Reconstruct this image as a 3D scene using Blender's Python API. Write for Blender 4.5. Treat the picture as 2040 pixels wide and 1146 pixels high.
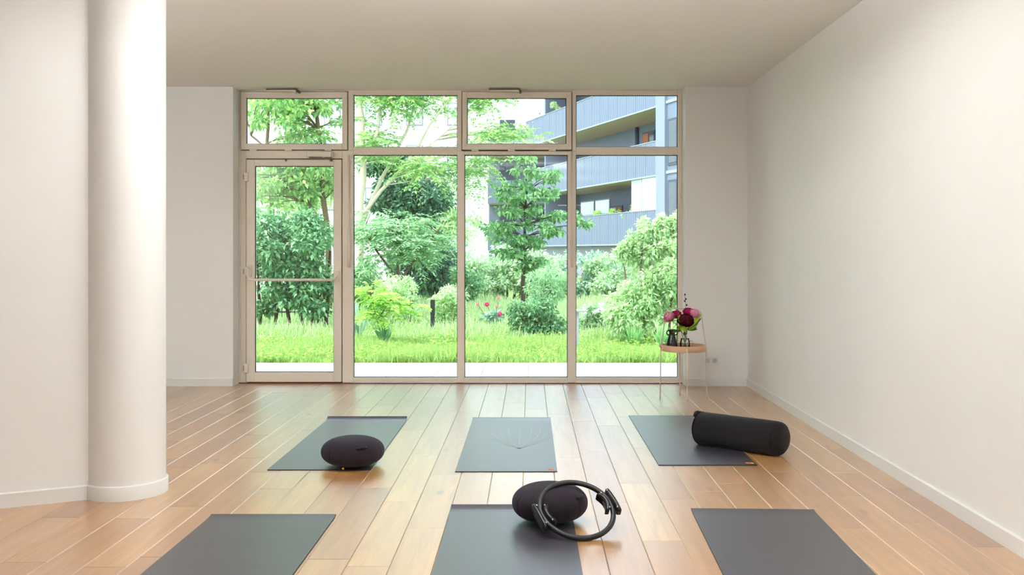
import bpy, bmesh, math, random
import numpy as np
from mathutils import Vector, Matrix, Euler

for o in list(bpy.data.objects):
    bpy.data.objects.remove(o, do_unlink=True)
scene = bpy.context.scene
COL = scene.collection
R = random.Random(7)
NR = np.random.default_rng(11)
PI = math.pi

# ------------------------------------------------------------------ camera
F_PX, VPX, VPY, CAMH = 1960.0, 1054.0, 500.0, 1.30
cam_d = bpy.data.cameras.new('camera')
cam = bpy.data.objects.new('camera', cam_d)
COL.objects.link(cam)
cam.location = (0, 0, CAMH)
cam.rotation_euler = (PI / 2, 0, 0)
cam_d.sensor_width = 36
cam_d.lens = 36 * F_PX / 2040
cam_d.shift_x = -(VPX - 1020) / 2040
cam_d.shift_y = -(573 - VPY) / 2040
cam_d.clip_end = 400
scene.camera = cam

# ------------------------------------------------------------------ world, sun, exposure
scene.view_settings.view_transform = 'Standard'
scene.view_settings.look = 'None'
scene.view_settings.gamma = 1.0
scene.view_settings.use_curve_mapping = False
scene.view_settings.exposure = 0.68
world = bpy.data.worlds.new('overcast_sky')
scene.world = world
world.use_nodes = True
bg = world.node_tree.nodes['Background']
bg.inputs[0].default_value = (0.75, 0.865, 1.0, 1)
bg.inputs[1].default_value = 2.9
sun_d = bpy.data.lights.new('sun', 'SUN')
sun_d.energy = 2.9
sun_d.angle = 0.25
sun_d.color = (1, 0.97, 0.9)
sun = bpy.data.objects.new('sun', sun_d)
COL.objects.link(sun)
sun.location = (-20, 0, 30)
sun.rotation_euler = Vector((0.55, 0.14, -0.80)).to_track_quat('-Z', 'Y').to_euler()
FILL_SCALE = 0.9          # power scale of the added fill panels (all out of view)

# ------------------------------------------------------------------ helpers
def at(px, py, Y):
    return Vector(((px - VPX) / F_PX * Y, Y, CAMH - (py - VPY) / F_PX * Y))

def srgb(r, g, b):
    f = lambda c: (c / 255 / 12.92) if c / 255 <= 0.04045 else ((c / 255 + 0.055) / 1.055) ** 2.4
    return (f(r), f(g), f(b), 1)

def tag(o, label=None, cat=None, group=None, kind=None):
    if label: o['label'] = label
    if cat: o['category'] = cat
    if group: o['group'] = group
    if kind: o['kind'] = kind
    return o

def empty(name, loc=(0, 0, 0), rz=0.0, parent=None):
    o = bpy.data.objects.new(name, None)
    o.empty_display_size = 0.1
    COL.objects.link(o)
    o.location = loc
    o.rotation_euler = (0, 0, rz)
    if parent: o.parent = parent
    return o

def link_mesh(name, me, mat, parent=None, smooth=False):
    o = bpy.data.objects.new(name, me)
    COL.objects.link(o)
    if mat and not me.materials: me.materials.append(mat)
    if parent: o.parent = parent
    if smooth:
        me.polygons.foreach_set('use_smooth', [True] * len(me.polygons))
    return o

def obj(name, bm, mat, parent=None, smooth=False, loc=None):
    me = bpy.data.meshes.new(name)
    bm.normal_update()
    bm.to_mesh(me)
    bm.free()
    o = link_mesh(name, me, mat, parent, smooth)
    if loc is not None: o.location = loc
    return o

def add_box(bm, x0, x1, y0, y1, z0, z1, bev=0.0, seg=1):
    g = bmesh.ops.create_cube(bm, size=1)
    vs = g['verts']
    for v in vs:
        v.co = Vector(((x0 + x1) / 2 + v.co.x * (x1 - x0), (y0 + y1) / 2 + v.co.y * (y1 - y0), (z0 + z1) / 2 + v.co.z * (z1 - z0)))
    if bev > 0:
        es = list({e for v in vs for e in v.link_edges})
        bmesh.ops.bevel(bm, geom=es, offset=bev, segments=seg, affect='EDGES', profile=0.5)
    return bm

def box(name, mat, parent, x0, x1, y0, y1, z0, z1, bev=0.0, seg=1, smooth=False):
    bm = bmesh.new()
    add_box(bm, min(x0, x1), max(x0, x1), min(y0, y1), max(y0, y1), min(z0, z1), max(z0, z1), bev, seg)
    return obj(name, bm, mat, parent, smooth)

def add_tube(bm, pts, rad, sides=8, closed=False, caps=True):
    pts = [Vector(p) for p in pts]
    n = len(pts)
    rads = rad if isinstance(rad, (list, tuple)) else [rad] * n
    rings = []
    up = None
    for i, p in enumerate(pts):
        if closed:
            t = (pts[(i + 1) % n] - pts[i - 1]).normalized()
        else:
            t = (pts[min(i + 1, n - 1)] - pts[max(i - 1, 0)]).normalized()
        if up is None:
            up = Vector((0, 0, 1)) if abs(t.z) < 0.9 else Vector((1, 0, 0))
        s = t.cross(up)
        if s.length < 1e-6: s = t.orthogonal()
        s.normalize()
        u = s.cross(t).normalized()
        up = u
        rings.append([bm.verts.new(p + (s * math.cos(2 * PI * k / sides) + u * math.sin(2 * PI * k / sides)) * rads[i]) for k in range(sides)])
    m = n if closed else n - 1
    for i in range(m):
        a, b = rings[i], rings[(i + 1) % n]
        for k in range(sides):
            bm.faces.new((a[k], b[k], b[(k + 1) % sides], a[(k + 1) % sides]))
    if caps and not closed:
        bm.faces.new(rings[0]); bm.faces.new(list(reversed(rings[-1])))
    return bm

def tube(name, mat, parent, pts, rad, sides=8, closed=False, smooth=True):
    bm = bmesh.new()
    add_tube(bm, pts, rad, sides, closed)
    bmesh.ops.recalc_face_normals(bm, faces=bm.faces)
    return obj(name, bm, mat, parent, smooth)

def lathe(name, mat, parent, prof, sides=32, smooth=True, mod=None):
    """prof: list of (r, z); mod(theta, i) multiplies r"""
    bm = bmesh.new()
    rings = []
    for i, (r, z) in enumerate(prof):
        if r < 1e-6:
            rings.append([bm.verts.new((0, 0, z))])
        else:
            ring = []
            for k in range(sides):
                th = 2 * PI * k / sides
                rr = r * (mod(th, i) if mod else 1)
                ring.append(bm.verts.new((rr * math.cos(th), rr * math.sin(th), z)))
            rings.append(ring)
    for i in range(len(rings) - 1):
        a, b = rings[i], rings[i + 1]
        for k in range(sides):
            k2 = (k + 1) % sides
            if len(a) == 1 and len(b) == 1: continue
            if len(a) == 1: bm.faces.new((a[0], b[k2], b[k]))
            elif len(b) == 1: bm.faces.new((a[k], a[k2], b[0]))
            else: bm.faces.new((a[k], a[k2], b[k2], b[k]))
    bmesh.ops.recalc_face_normals(bm, faces=bm.faces)
    return obj(name, bm, mat, parent, smooth)

def prism(name, mat, parent, poly, z0, z1):
    bm = bmesh.new()
    a = [bm.verts.new((x, y, z0)) for x, y in poly]
    b = [bm.verts.new((x, y, z1)) for x, y in poly]
    n = len(poly)
    bm.faces.new(list(reversed(a))); bm.faces.new(b)
    for i in range(n):
        bm.faces.new((a[i], a[(i + 1) % n], b[(i + 1) % n], b[i]))
    bmesh.ops.recalc_face_normals(bm, faces=bm.faces)
    return obj(name, bm, mat, parent)

def arrays_mesh(name, verts, nper):
    """verts (N*nper,3): each nper consecutive verts make one polygon"""
    me = bpy.data.meshes.new(name)
    nv = len(verts); nf = nv // nper
    me.vertices.add(nv)
    me.vertices.foreach_set('co', np.ascontiguousarray(verts, dtype=np.float32).ravel())
    me.loops.add(nv)
    me.loops.foreach_set('vertex_index', np.arange(nv, dtype=np.int32))
    me.polygons.add(nf)
    me.polygons.foreach_set('loop_start', np.arange(0, nv, nper, dtype=np.int32))
    me.polygons.foreach_set('loop_total', np.full(nf, nper, dtype=np.int32))
    me.update(calc_edges=True)
    return me

# ------------------------------------------------------------------ materials
def mat_new(name):
    m = bpy.data.materials.new(name)
    m.use_nodes = True
    nt = m.node_tree
    return m, nt, nt.nodes['Principled BSDF']

def mat(name, col, rough=0.5, spec=0.5, metal=0.0, noise=0.0, nscale=20.0, bump=0.0, bscale=200.0, coat=0.0):
    m, nt, p = mat_new(name)
    p.inputs['Base Color'].default_value = col
    p.inputs['Roughness'].default_value = rough
    p.inputs['Specular IOR Level'].default_value = spec
    p.inputs['Metallic'].default_value = metal
    p.inputs['Coat Weight'].default_value = coat
    if noise or bump:
        tc = nt.nodes.new('ShaderNodeTexCoord')
    if noise:
        n = nt.nodes.new('ShaderNodeTexNoise'); n.inputs['Scale'].default_value = nscale
        n.inputs['Detail'].default_value = 4
        nt.links.new(tc.outputs['Object'], n.inputs['Vector'])
        r = nt.nodes.new('ShaderNodeMixRGB'); r.blend_type = 'MIX'
        r.inputs[1].default_value = tuple(c * (1 - noise) for c in col[:3]) + (1,)
        r.inputs[2].default_value = tuple(min(1, c * (1 + noise)) for c in col[:3]) + (1,)
        nt.links.new(n.outputs['Fac'], r.inputs[0])
        nt.links.new(r.outputs[0], p.inputs['Base Color'])
    if bump:
        n2 = nt.nodes.new('ShaderNodeTexNoise'); n2.inputs['Scale'].default_value = bscale
        n2.inputs['Detail'].default_value = 3
        nt.links.new(tc.outputs['Object'], n2.inputs['Vector'])
        b = nt.nodes.new('ShaderNodeBump'); b.inputs['Strength'].default_value = bump
        b.inputs['Distance'].default_value = 0.002
        nt.links.new(n2.outputs['Fac'], b.inputs['Height'])
        nt.links.new(b.outputs[0], p.inputs['Normal'])
    return m

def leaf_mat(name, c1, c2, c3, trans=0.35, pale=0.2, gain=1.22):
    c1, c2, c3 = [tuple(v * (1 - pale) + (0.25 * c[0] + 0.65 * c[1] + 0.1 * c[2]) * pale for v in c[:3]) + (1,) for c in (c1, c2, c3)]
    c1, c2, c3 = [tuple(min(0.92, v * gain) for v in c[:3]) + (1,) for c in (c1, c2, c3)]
    m, nt, p = mat_new(name)
    g = nt.nodes.new('ShaderNodeNewGeometry')
    ramp = nt.nodes.new('ShaderNodeValToRGB')
    ramp.color_ramp.elements[0].color = c1
    ramp.color_ramp.elements[1].color = c3
    e = ramp.color_ramp.elements.new(0.55); e.color = c2
    nt.links.new(g.outputs['Random Per Island'], ramp.inputs[0])
    nt.links.new(ramp.outputs[0], p.inputs['Base Color'])
    p.inputs['Roughness'].default_value = 0.55
    p.inputs['Specular IOR Level'].default_value = 0.35
    t = nt.nodes.new('ShaderNodeBsdfTranslucent')
    nt.links.new(ramp.outputs[0], t.inputs['Color'])
    mx = nt.nodes.new('ShaderNodeMixShader'); mx.inputs[0].default_value = trans
    nt.links.new(p.outputs[0], mx.inputs[1]); nt.links.new(t.outputs[0], mx.inputs[2])
    nt.links.new(mx.outputs[0], nt.nodes['Material Output'].inputs['Surface'])
    return m

def glass_mat(name, tint, refl=0.06, grough=0.0):
    m, nt, p = mat_new(name)
    nt.nodes.remove(p)
    t = nt.nodes.new('ShaderNodeBsdfTransparent'); t.inputs[0].default_value = tint
    g = nt.nodes.new('ShaderNodeBsdfGlossy'); g.inputs['Roughness'].default_value = grough
    mx = nt.nodes.new('ShaderNodeMixShader')
    fr = nt.nodes.new('ShaderNodeFresnel'); fr.inputs[0].default_value = 1.0 + 10 * refl ** 1.1
    nt.links.new(fr.outputs[0], mx.inputs[0])
    nt.links.new(t.outputs[0], mx.inputs[1]); nt.links.new(g.outputs[0], mx.inputs[2])
    nt.links.new(mx.outputs[0], nt.nodes['Material Output'].inputs['Surface'])
    return m

def wood_floor_mat():
    m, nt, p = mat_new('oak_plank')
    N = nt.nodes.new; L = nt.links.new
    geo = N('ShaderNodeNewGeometry'); oi = N('ShaderNodeObjectInfo')
    off = N('ShaderNodeVectorMath'); off.operation = 'SCALE'
    cmb = N('ShaderNodeCombineXYZ')
    for i, k in enumerate((37.0, 91.0, 13.0)):
        mm = N('ShaderNodeMath'); mm.operation = 'MULTIPLY'; mm.inputs[1].default_value = k
        L(oi.outputs['Random'], mm.inputs[0]); L(mm.outputs[0], cmb.inputs[i])
    add = N('ShaderNodeVectorMath'); add.operation = 'ADD'
    L(geo.outputs['Position'], add.inputs[0]); L(cmb.outputs[0], add.inputs[1])
    # long grain
    mp = N('ShaderNodeMapping'); mp.inputs['Scale'].default_value = (15, 1.1, 1)
    L(add.outputs[0], mp.inputs['Vector'])
    n1 = N('ShaderNodeTexNoise'); n1.inputs['Scale'].default_value = 1.6; n1.inputs['Detail'].default_value = 6; n1.inputs['Distortion'].default_value = 0.6
    L(mp.outputs[0], n1.inputs['Vector'])
    # fine grain
    mp2 = N('ShaderNodeMapping'); mp2.inputs['Scale'].default_value = (220, 6, 1)
    L(add.outputs[0], mp2.inputs['Vector'])
    n2 = N('ShaderNodeTexNoise'); n2.inputs['Scale'].default_value = 1.0; n2.inputs['Detail'].default_value = 3
    L(mp2.outputs[0], n2.inputs['Vector'])
    # plank tone
    ramp = N('ShaderNodeValToRGB'); er = ramp.color_ramp
    er.elements[0].position = 0.02; er.elements[0].color = srgb(166, 114, 62)
    er.elements[1].position = 1.0; er.elements[1].color = srgb(208, 164, 102)
    e = er.elements.new(0.35); e.color = srgb(192, 144, 82)
    e = er.elements.new(0.7); e.color = srgb(182, 132, 78)
    L(oi.outputs['Random'], ramp.inputs[0])
    # grain multiply
    gr = N('ShaderNodeValToRGB'); gr.color_ramp.elements[0].position = 0.28; gr.color_ramp.elements[1].position = 0.7
    gr.color_ramp.elements[0].color = (0.74, 0.68, 0.61, 1); gr.color_ramp.elements[1].color = (1.08, 1.06, 1.04, 1)
    L(n1.outputs['Fac'], gr.inputs[0])
    mx = N('ShaderNodeMixRGB'); mx.blend_type = 'MULTIPLY'; mx.inputs[0].default_value = 1.0
    L(ramp.outputs[0], mx.inputs[1]); L(gr.outputs[0], mx.inputs[2])
    gr2 = N('ShaderNodeValToRGB'); gr2.color_ramp.elements[0].position = 0.35; gr2.color_ramp.elements[1].position = 0.65
    gr2.color_ramp.elements[0].color = (0.84, 0.81, 0.78, 1); gr2.color_ramp.elements[1].color = (1.03, 1.03, 1.03, 1)
    L(n2.outputs['Fac'], gr2.inputs[0])
    mx2 = N('ShaderNodeMixRGB'); mx2.blend_type = 'MULTIPLY'; mx2.inputs[0].default_value = 0.7
    L(mx.outputs[0], mx2.inputs[1]); L(gr2.outputs[0], mx2.inputs[2])
    # knots
    mp3 = N('ShaderNodeMapping'); mp3.inputs['Scale'].default_value = (5.5, 2.2, 1)
    L(add.outputs[0], mp3.inputs['Vector'])
    vo = N('ShaderNodeTexVoronoi'); vo.inputs['Scale'].default_value = 1.0
    L(mp3.outputs[0], vo.inputs['Vector'])
    kr = N('ShaderNodeValToRGB'); kr.color_ramp.elements[0].position = 0.03; kr.color_ramp.elements[1].position = 0.15
    kr.color_ramp.elements[0].color = (1, 1, 1, 1); kr.color_ramp.elements[1].color = (0, 0, 0, 1)
    L(vo.outputs['Distance'], kr.inputs[0])
    sep = N('ShaderNodeSeparateColor'); L(vo.outputs['Color'], sep.inputs[0])
    gt = N('ShaderNodeMath'); gt.operation = 'GREATER_THAN'; gt.inputs[1].default_value = 0.55
    L(sep.outputs[0], gt.inputs[0])
    km = N('ShaderNodeMath'); km.operation = 'MULTIPLY'; L(kr.outputs[0], km.inputs[0]); L(gt.outputs[0], km.inputs[1])
    km2 = N('ShaderNodeMath'); km2.operation = 'MULTIPLY'; km2.inputs[1].default_value = 0.85; L(km.outputs[0], km2.inputs[0])
    mx3 = N('ShaderNodeMixRGB'); mx3.inputs[2].default_value = srgb(96, 62, 40)
    L(km2.outputs[0], mx3.inputs[0]); L(mx2.outputs[0], mx3.inputs[1])
    L(mx3.outputs[0], p.inputs['Base Color'])
    p.inputs['Roughness'].default_value = 0.34
    p.inputs['Specular IOR Level'].default_value = 0.9
    p.inputs['Coat Weight'].default_value = 1.0
    p.inputs['Coat Roughness'].default_value = 0.34
    p.inputs['Coat IOR'].default_value = 2.2
    bp = N('ShaderNodeBump'); bp.inputs['Strength'].default_value = 0.12; bp.inputs['Distance'].default_value = 0.001
    L(n2.outputs['Fac'], bp.inputs['Height']); L(bp.outputs[0], p.inputs['Normal'])
    return m

M = {}
M['wall'] = mat('white_wall_paint', (0.87, 0.865, 0.845, 1), 0.6, 0.3, bump=0.08, bscale=350)
M['ceiling'] = mat('ceiling_paint', (0.92, 0.91, 0.885, 1), 0.9, 0.1)
M['trimw'] = mat('white_trim_paint', (0.80, 0.79, 0.765, 1), 0.4, 0.4)
M['oak'] = wood_floor_mat()
M['sub'] = mat('subfloor', srgb(120, 84, 54), 0.8, 0.2)
M['frame'] = mat('taupe_frame_paint', srgb(236, 226, 211), 0.42, 0.45)
M['gasket'] = mat('dark_gasket', (0.02, 0.025, 0.03, 1), 0.6, 0.3)
M['bronze'] = mat('bronze_hardware', srgb(98, 84, 70), 0.4, 0.5, metal=0.3)
M['glass'] = glass_mat('window_glass', (0.95, 0.97, 0.96, 1), 0.055)
M['threshold'] = mat('threshold_brown', srgb(104, 66, 36), 0.5, 0.4)
M['mat'] = mat('charcoal_yoga_mat', srgb(55, 52, 61), 0.40, 0.75, noise=0.12, nscale=260, bump=0.3, bscale=900, coat=0.5)
M['mat'].node_tree.nodes['Principled BSDF'].inputs['Coat Roughness'].default_value = 0.32
M['matedge'] = mat('dark_mat_edge', srgb(34, 34, 40), 0.7, 0.2)
M['tan_print'] = mat('tan_print', srgb(104, 94, 80), 0.40, 0.75, coat=0.5)
M['tan_print'].node_tree.nodes['Principled BSDF'].inputs['Coat Roughness'].default_value = 0.32
M['orange_tag'] = mat('orange_tag', srgb(206, 110, 52), 0.6, 0.3)
M['yellow_tag'] = mat('yellow_tag', srgb(226, 186, 60), 0.6, 0.3)
M['fabric'] = mat('aubergine_black_fabric', srgb(32, 25, 32), 0.85, 0.25, noise=0.15, nscale=60, bump=0.4, bscale=700)
M['fabric'].node_tree.nodes['Principled BSDF'].inputs['Sheen Weight'].default_value = 0.12
M['fabric'].node_tree.nodes['Principled BSDF'].inputs['Sheen Tint'].default_value = (0.55, 0.55, 0.75, 1)
M['bolster'] = mat('black_bolster_fabric', srgb(17, 14, 17), 0.85, 0.25, noise=0.15, nscale=60, bump=0.4, bscale=700)
M['bolster'].node_tree.nodes['Principled BSDF'].inputs['Sheen Weight'].default_value = 0.08
M['seam'] = mat('dark_seam', srgb(18, 16, 18), 0.9, 0.1)
M['rubber'] = mat('black_foam_tube', srgb(17, 19, 23), 0.42, 0.5)
M['plastic'] = mat('black_plastic', srgb(22, 23, 24), 0.3, 0.5)
M['steel'] = mat('steel_bolt', (0.6, 0.6, 0.6, 1), 0.3, 0.5, metal=1)
M['print'] = mat('grey_raised_logo', srgb(150, 150, 150), 0.5, 0.4)
M['tray'] = mat('pale_oak_tray', srgb(205, 165, 130), 0.5, 0.4, noise=0.1, nscale=12)
M['rod'] = mat('cream_powder_metal', srgb(222, 210, 198), 0.4, 0.5)
M['blackglaze'] = mat('black_glaze', srgb(22, 21, 22), 0.22, 0.6)
M['clear'] = glass_mat('clear_glass', (0.985, 0.99, 0.985, 1), 0.045)
M['water'] = glass_mat('vase_water', (0.96, 0.98, 0.95, 1), 0.02)
M['pink'] = mat('pink_petal', srgb(244, 172, 196), 0.7, 0.2, noise=0.12, nscale=90)
M['magenta'] = mat('magenta_petal', srgb(178, 22, 92), 0.7, 0.2, noise=0.15, nscale=90)
M['wine'] = mat('dark_wine_petal', srgb(84, 8, 34), 0.7, 0.2, noise=0.2, nscale=90)
M['red'] = mat('red_petal', srgb(214, 36, 70), 0.7, 0.2, noise=0.1, nscale=90)
M['stem'] = mat('green_stem', srgb(84, 110, 48), 0.6, 0.3)
M['vleaf_lime'] = mat('lime_leaf', srgb(150, 186, 40), 0.5, 0.3, noise=0.1, nscale=60)
M['vleaf'] = mat('dark_bouquet_leaf', srgb(58, 84, 48), 0.5, 0.3, noise=0.15, nscale=60)
M['socket'] = mat('white_socket', (0.82, 0.81, 0.79, 1), 0.35, 0.4)
M['socket_dark'] = mat('socket_well', (0.55, 0.54, 0.52, 1), 0.5, 0.3)
M['fill_white'] = mat('fill_panel_frame', (0.8, 0.8, 0.8, 1), 0.4, 0.4)
M['paver'] = mat('pale_paving', (0.47, 0.47, 0.49, 1), 0.8, 0.2, noise=0.05, nscale=8)
M['joint'] = mat('paving_joint', (0.24, 0.24, 0.25, 1), 0.9, 0.1)
M['soil'] = mat('lawn_soil', srgb(112, 138, 76), 0.95, 0.05, noise=0.35, nscale=3)
M['bark_pale'] = mat('pale_bark', srgb(206, 192, 168), 0.85, 0.15, noise=0.15, nscale=14)
M['bark'] = mat('brown_bark', srgb(110, 92, 70), 0.9, 0.1, noise=0.25, nscale=18)
M['bark_dark'] = mat('dark_bark', srgb(70, 62, 46), 0.9, 0.1, noise=0.25, nscale=18)
M['iron'] = mat('black_iron', srgb(36, 38, 40), 0.5, 0.4)
M['cladding'] = mat('slate_blue_cladding', srgb(110, 120, 140), 0.55, 0.4, noise=0.06, nscale=1.5)
M['slab'] = mat('pale_slab_edge', srgb(150, 156, 168), 0.7, 0.2)
M['soffit'] = mat('tan_soffit', srgb(190, 176, 158), 0.8, 0.2, noise=0.06, nscale=0.8)
M['bwall'] = mat('blue_grey_wall', srgb(118, 126, 142), 0.8, 0.2, noise=0.04, nscale=1)
M['plinth'] = mat('pale_plinth', srgb(146, 147, 154), 0.85, 0.1, noise=0.05, nscale=0.6)
M['pillar'] = mat('pale_blue_pillar', srgb(134, 141, 156), 0.7, 0.2)
M['winframe'] = mat('dark_window_frame', srgb(64, 72, 84), 0.5, 0.4)
M['wfwhite'] = mat('white_window_frame', srgb(232, 234, 238), 0.5, 0.3)
M['pane'] = mat('reflective_pane', srgb(150, 176, 190), 0.08, 0.8)
M['pane_white'] = mat('pale_pane', srgb(206, 214, 222), 0.3, 0.5)
M['wall_pink'] = mat('pinkish_garden_wall', srgb(226, 212, 208), 0.9, 0.1)
M['panedark'] = mat('dark_pane', srgb(74, 82, 96), 0.1, 0.7)
M['rust'] = mat('rust_orange_wood', srgb(176, 104, 66), 0.6, 0.3)
M['screen'] = mat('white_screen', srgb(236, 238, 240), 0.8, 0.1)
M['screen_green'] = mat('frosted_green_screen', srgb(188, 208, 204), 0.3, 0.5)
M['render_white'] = mat('white_render', (0.86, 0.85, 0.84, 1), 0.9, 0.1, noise=0.02, nscale=0.5)
M['stone'] = mat('grey_stone', srgb(168, 172, 178), 0.8, 0.2, noise=0.1, nscale=8)

# ------------------------------------------------------------------ room shell
YB, YW, XR, ZC = 9.455, 9.65, 2.10, 2.877      # back wall, window front plane, right wall, ceiling
XL_OPEN, XR_OPEN = -2.845, 1.502
YOUT = 9.80
XFAR, YREAR = -5.6, -3.2
def structure(o, label, cat):
    return tag(o, label, cat, kind='structure')

floor = structure(box('floor', M['sub'], None, XFAR, XR, YREAR, YOUT, -0.25, -0.012), 'honey oak plank floor with pale joints', 'floor')
structure(box('ceiling', M['ceiling'], None, XFAR - 0.2, XR + 0.2, YREAR - 0.2, YOUT, ZC, ZC + 0.32), 'plain off-white ceiling', 'ceiling')
structure(box('wall_right', M['wall'], None, XR, XR + 0.2, YREAR, YOUT, -0.25, ZC), 'long off-white wall on the right', 'wall')
structure(box('wall_back_right', M['wall'], None, XR_OPEN, XR, YB, YOUT, -0.012, ZC), 'narrow white wall between window and right wall', 'wall')
structure(box('wall_back_left', M['wall'], None, XFAR, XL_OPEN, YB, YOUT, -0.012, ZC), 'greyish white wall between column and glass door', 'wall')
structure(box('wall_far_left', M['wall'], None, XFAR - 0.2, XFAR, YREAR, YOUT, -0.25, ZC), 'white side wall behind the column', 'wall')
structure(box('wall_rear', M['wall'], None, XFAR, XR, YREAR - 0.2, YREAR, -0.25, ZC), 'white wall behind the camera', 'wall')

CX, CY, CR = -2.172, 5.301, 0.203
ux, uy = -0.8964, -0.4432                     # direction of the angled left wall, away from the column
p0 = Vector((-2.312 + 0.012 * uy * -1, 5.137)) + Vector((0.0055, 0.011))
p0 = Vector((-2.306, 5.149))
p1 = p0 + Vector((ux, uy)) * 3.67
nrm = Vector((-uy, ux)) * -1                    # towards the back
nrm = Vector((uy, -ux)) * 1
nrm = Vector((-0.4432, 0.8964))
structure(prism('wall_left', M['wall'], None, [p0, p1, p1 + nrm * 0.2, p0 + nrm * 0.2], -0.012, ZC), 'white angled wall meeting the round column', 'wall')
q0 = p0 - nrm * 0.0125 ; q1 = p1 - nrm * 0.0125
def bb_prism(name, poly, label):
    bm = bmesh.new()
    H, c = 0.076, 0.005
    (ax, ay), (bx, by), (cx, cy), (dx, dy) = poly      # a-b = room side, c-d = wall side
    lo = [bm.verts.new((x, y, 0.0)) for x, y in poly]
    mid = [bm.verts.new((ax, ay, H - c)), bm.verts.new((bx, by, H - c))]
    ta = Vector((ax, ay)).lerp(Vector((dx, dy)), 0.4); tb = Vector((bx, by)).lerp(Vector((cx, cy)), 0.4)
    top = [bm.verts.new((ta.x, ta.y, H)), bm.verts.new((tb.x, tb.y, H)), bm.verts.new((cx, cy, H)), bm.verts.new((dx, dy, H))]
    bm.faces.new((lo[0], lo[1], mid[1], mid[0])); bm.faces.new((mid[0], mid[1], top[1], top[0])); bm.faces.new(top)
    bm.faces.new((lo[1], lo[2], top[2], top[1], mid[1])); bm.faces.new((lo[0], mid[0], top[0], top[3], lo[3]))
    bm.faces.new((lo[2], lo[3], top[3], top[2])); bm.faces.new(list(reversed(lo)))
    bmesh.ops.recalc_face_normals(bm, faces=bm.faces)
    return structure(obj(name, bm, M['trimw']), label, 'baseboard')
bb_prism('baseboard_left', [q0, q1, p1, p0], 'white baseboard under the angled left wall')
bb_prism('baseboard_right', [(XR - 0.013, YB), (XR - 0.013, YREAR), (XR, YREAR), (XR, YB)], 'long white baseboard along the right wall')
bb_prism('baseboard_back_right', [(XR_OPEN + 0.0, YB - 0.013), (XR - 0.013, YB - 0.013), (XR - 0.013, YB), (XR_OPEN, YB)], 'short white baseboard below the wall socket')
bb_prism('baseboard_back_left', [(XFAR, YB - 0.013), (XL_OPEN, YB - 0.013), (XL_OPEN, YB), (XFAR, YB)], 'white baseboard between column and glass door')

colm = empty('column', (CX, CY, 0))
structure(colm, 'round white column at the end of the left wall', 'column')
lathe('shaft', M['wall'], colm, [(CR, 0.0), (CR, ZC)], 96)
lathe('column_baseboard', M['trimw'], colm, [(CR + 0.012, 0.0), (CR + 0.0125, 0.071), (CR + 0.008, 0.076), (CR - 0.001, 0.076)], 96)

# floor planks -------------------------------------------------------
PW = 0.18
X_REF = -0.574
def plank_mesh(w, l):
    bm = bmesh.new()
    c, g = 0.0028, 0.0005
    a = [bm.verts.new(v) for v in ((g, g, -0.012), (w - g, g, -0.012), (w - g, l - g, -0.012), (g, l - g, -0.012))]
    b = [bm.verts.new((v.co.x, v.co.y, -c * 0.8)) for v in a]
    d = [bm.verts.new(v) for v in ((g + c, g + c * .6, 0), (w - g - c, g + c * .6, 0), (w - g - c, l - g - c * .6, 0), (g + c, l - g - c * .6, 0))]
    for i in range(4):
        j = (i + 1) % 4
        bm.faces.new((a[i], a[j], b[j], b[i])); bm.faces.new((b[i], b[j], d[j], d[i]))
    bm.faces.new(d)
    bm.normal_update()
    me = bpy.data.meshes.new('plank'); bm.to_mesh(me); bm.free()
    me.materials.append(M['oak'])
    return me
joints_px = [(504.5, 912.7), (513, 941), (504.5, 867), (508, 843), (55, 1120.7), (209, 1130.5), (266, 1034), (138, 1031),
             (747, 972), (801, 999), (888, 948), (848, 1051), (737, 1129), (1264, 963.6), (1232, 1001), (1346, 995), (1403, 979),
             (1314, 1078), (1818.5, 1041.6), (1967, 1090.5), (1775, 973), (1843, 1118), (1501, 796.7), (1663, 892.7), (1592, 870.5),
             (1461, 963.6), (1612, 1024), (1680, 990), (1673, 942)]
cols = {}
for (jx, jy) in joints_px:
    Y = F_PX * CAMH / (jy - VPY); X = (jx - VPX) / F_PX * Y
    cols.setdefault(math.floor((X - X_REF) / PW), []).append(Y)
Y0P, Y1P = 2.2, YW + 0.03
k0 = math.floor((-4.4 - X_REF) / PW); k1 = math.floor((XR - X_REF) / PW)
for k in range(k0, k1 + 1):
    xa = X_REF + k * PW; xb = min(xa + PW, XR)
    ys = sorted(set(round(y, 3) for y in cols.get(k, [])))
    if not ys: ys = [R.uniform(4.0, 8.5)]
    cuts = [ys[0]]
    for y in ys[1:]:
        if y - cuts[-1] > 0.35: cuts.append(y)
    full = [cuts[0]]
    for y in cuts[1:]:
        if y - full[-1] > 2.1: full.append((y + full[-1]) / 2 + R.uniform(-.2, .2))
        full.append(y)
    while full[-1] < Y1P - 0.3: full.append(full[-1] + R.uniform(1.05, 1.85))
    full[-1] = Y1P
    while full[0] > Y0P + 0.3: full.insert(0, full[0] - R.uniform(1.05, 1.85))
    full[0] = Y0P
    for ya, yb in zip(full, full[1:]):
        o = link_mesh('plank', plank_mesh(xb - xa, yb - ya), None, floor)
        o.location = (xa, ya, 0)
# floor beyond the picked-out planks (behind the camera, far left): same wood as one surface
for (xa, xb, ya, yb) in ((XFAR, XR, YREAR, Y0P), (XFAR, X_REF + k0 * PW, Y0P, Y1P)):
    o = box('floor_surface', M['oak'], floor, xa, xb, ya, yb, -0.012, 0.0); o['kind'] = 'stuff'

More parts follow.
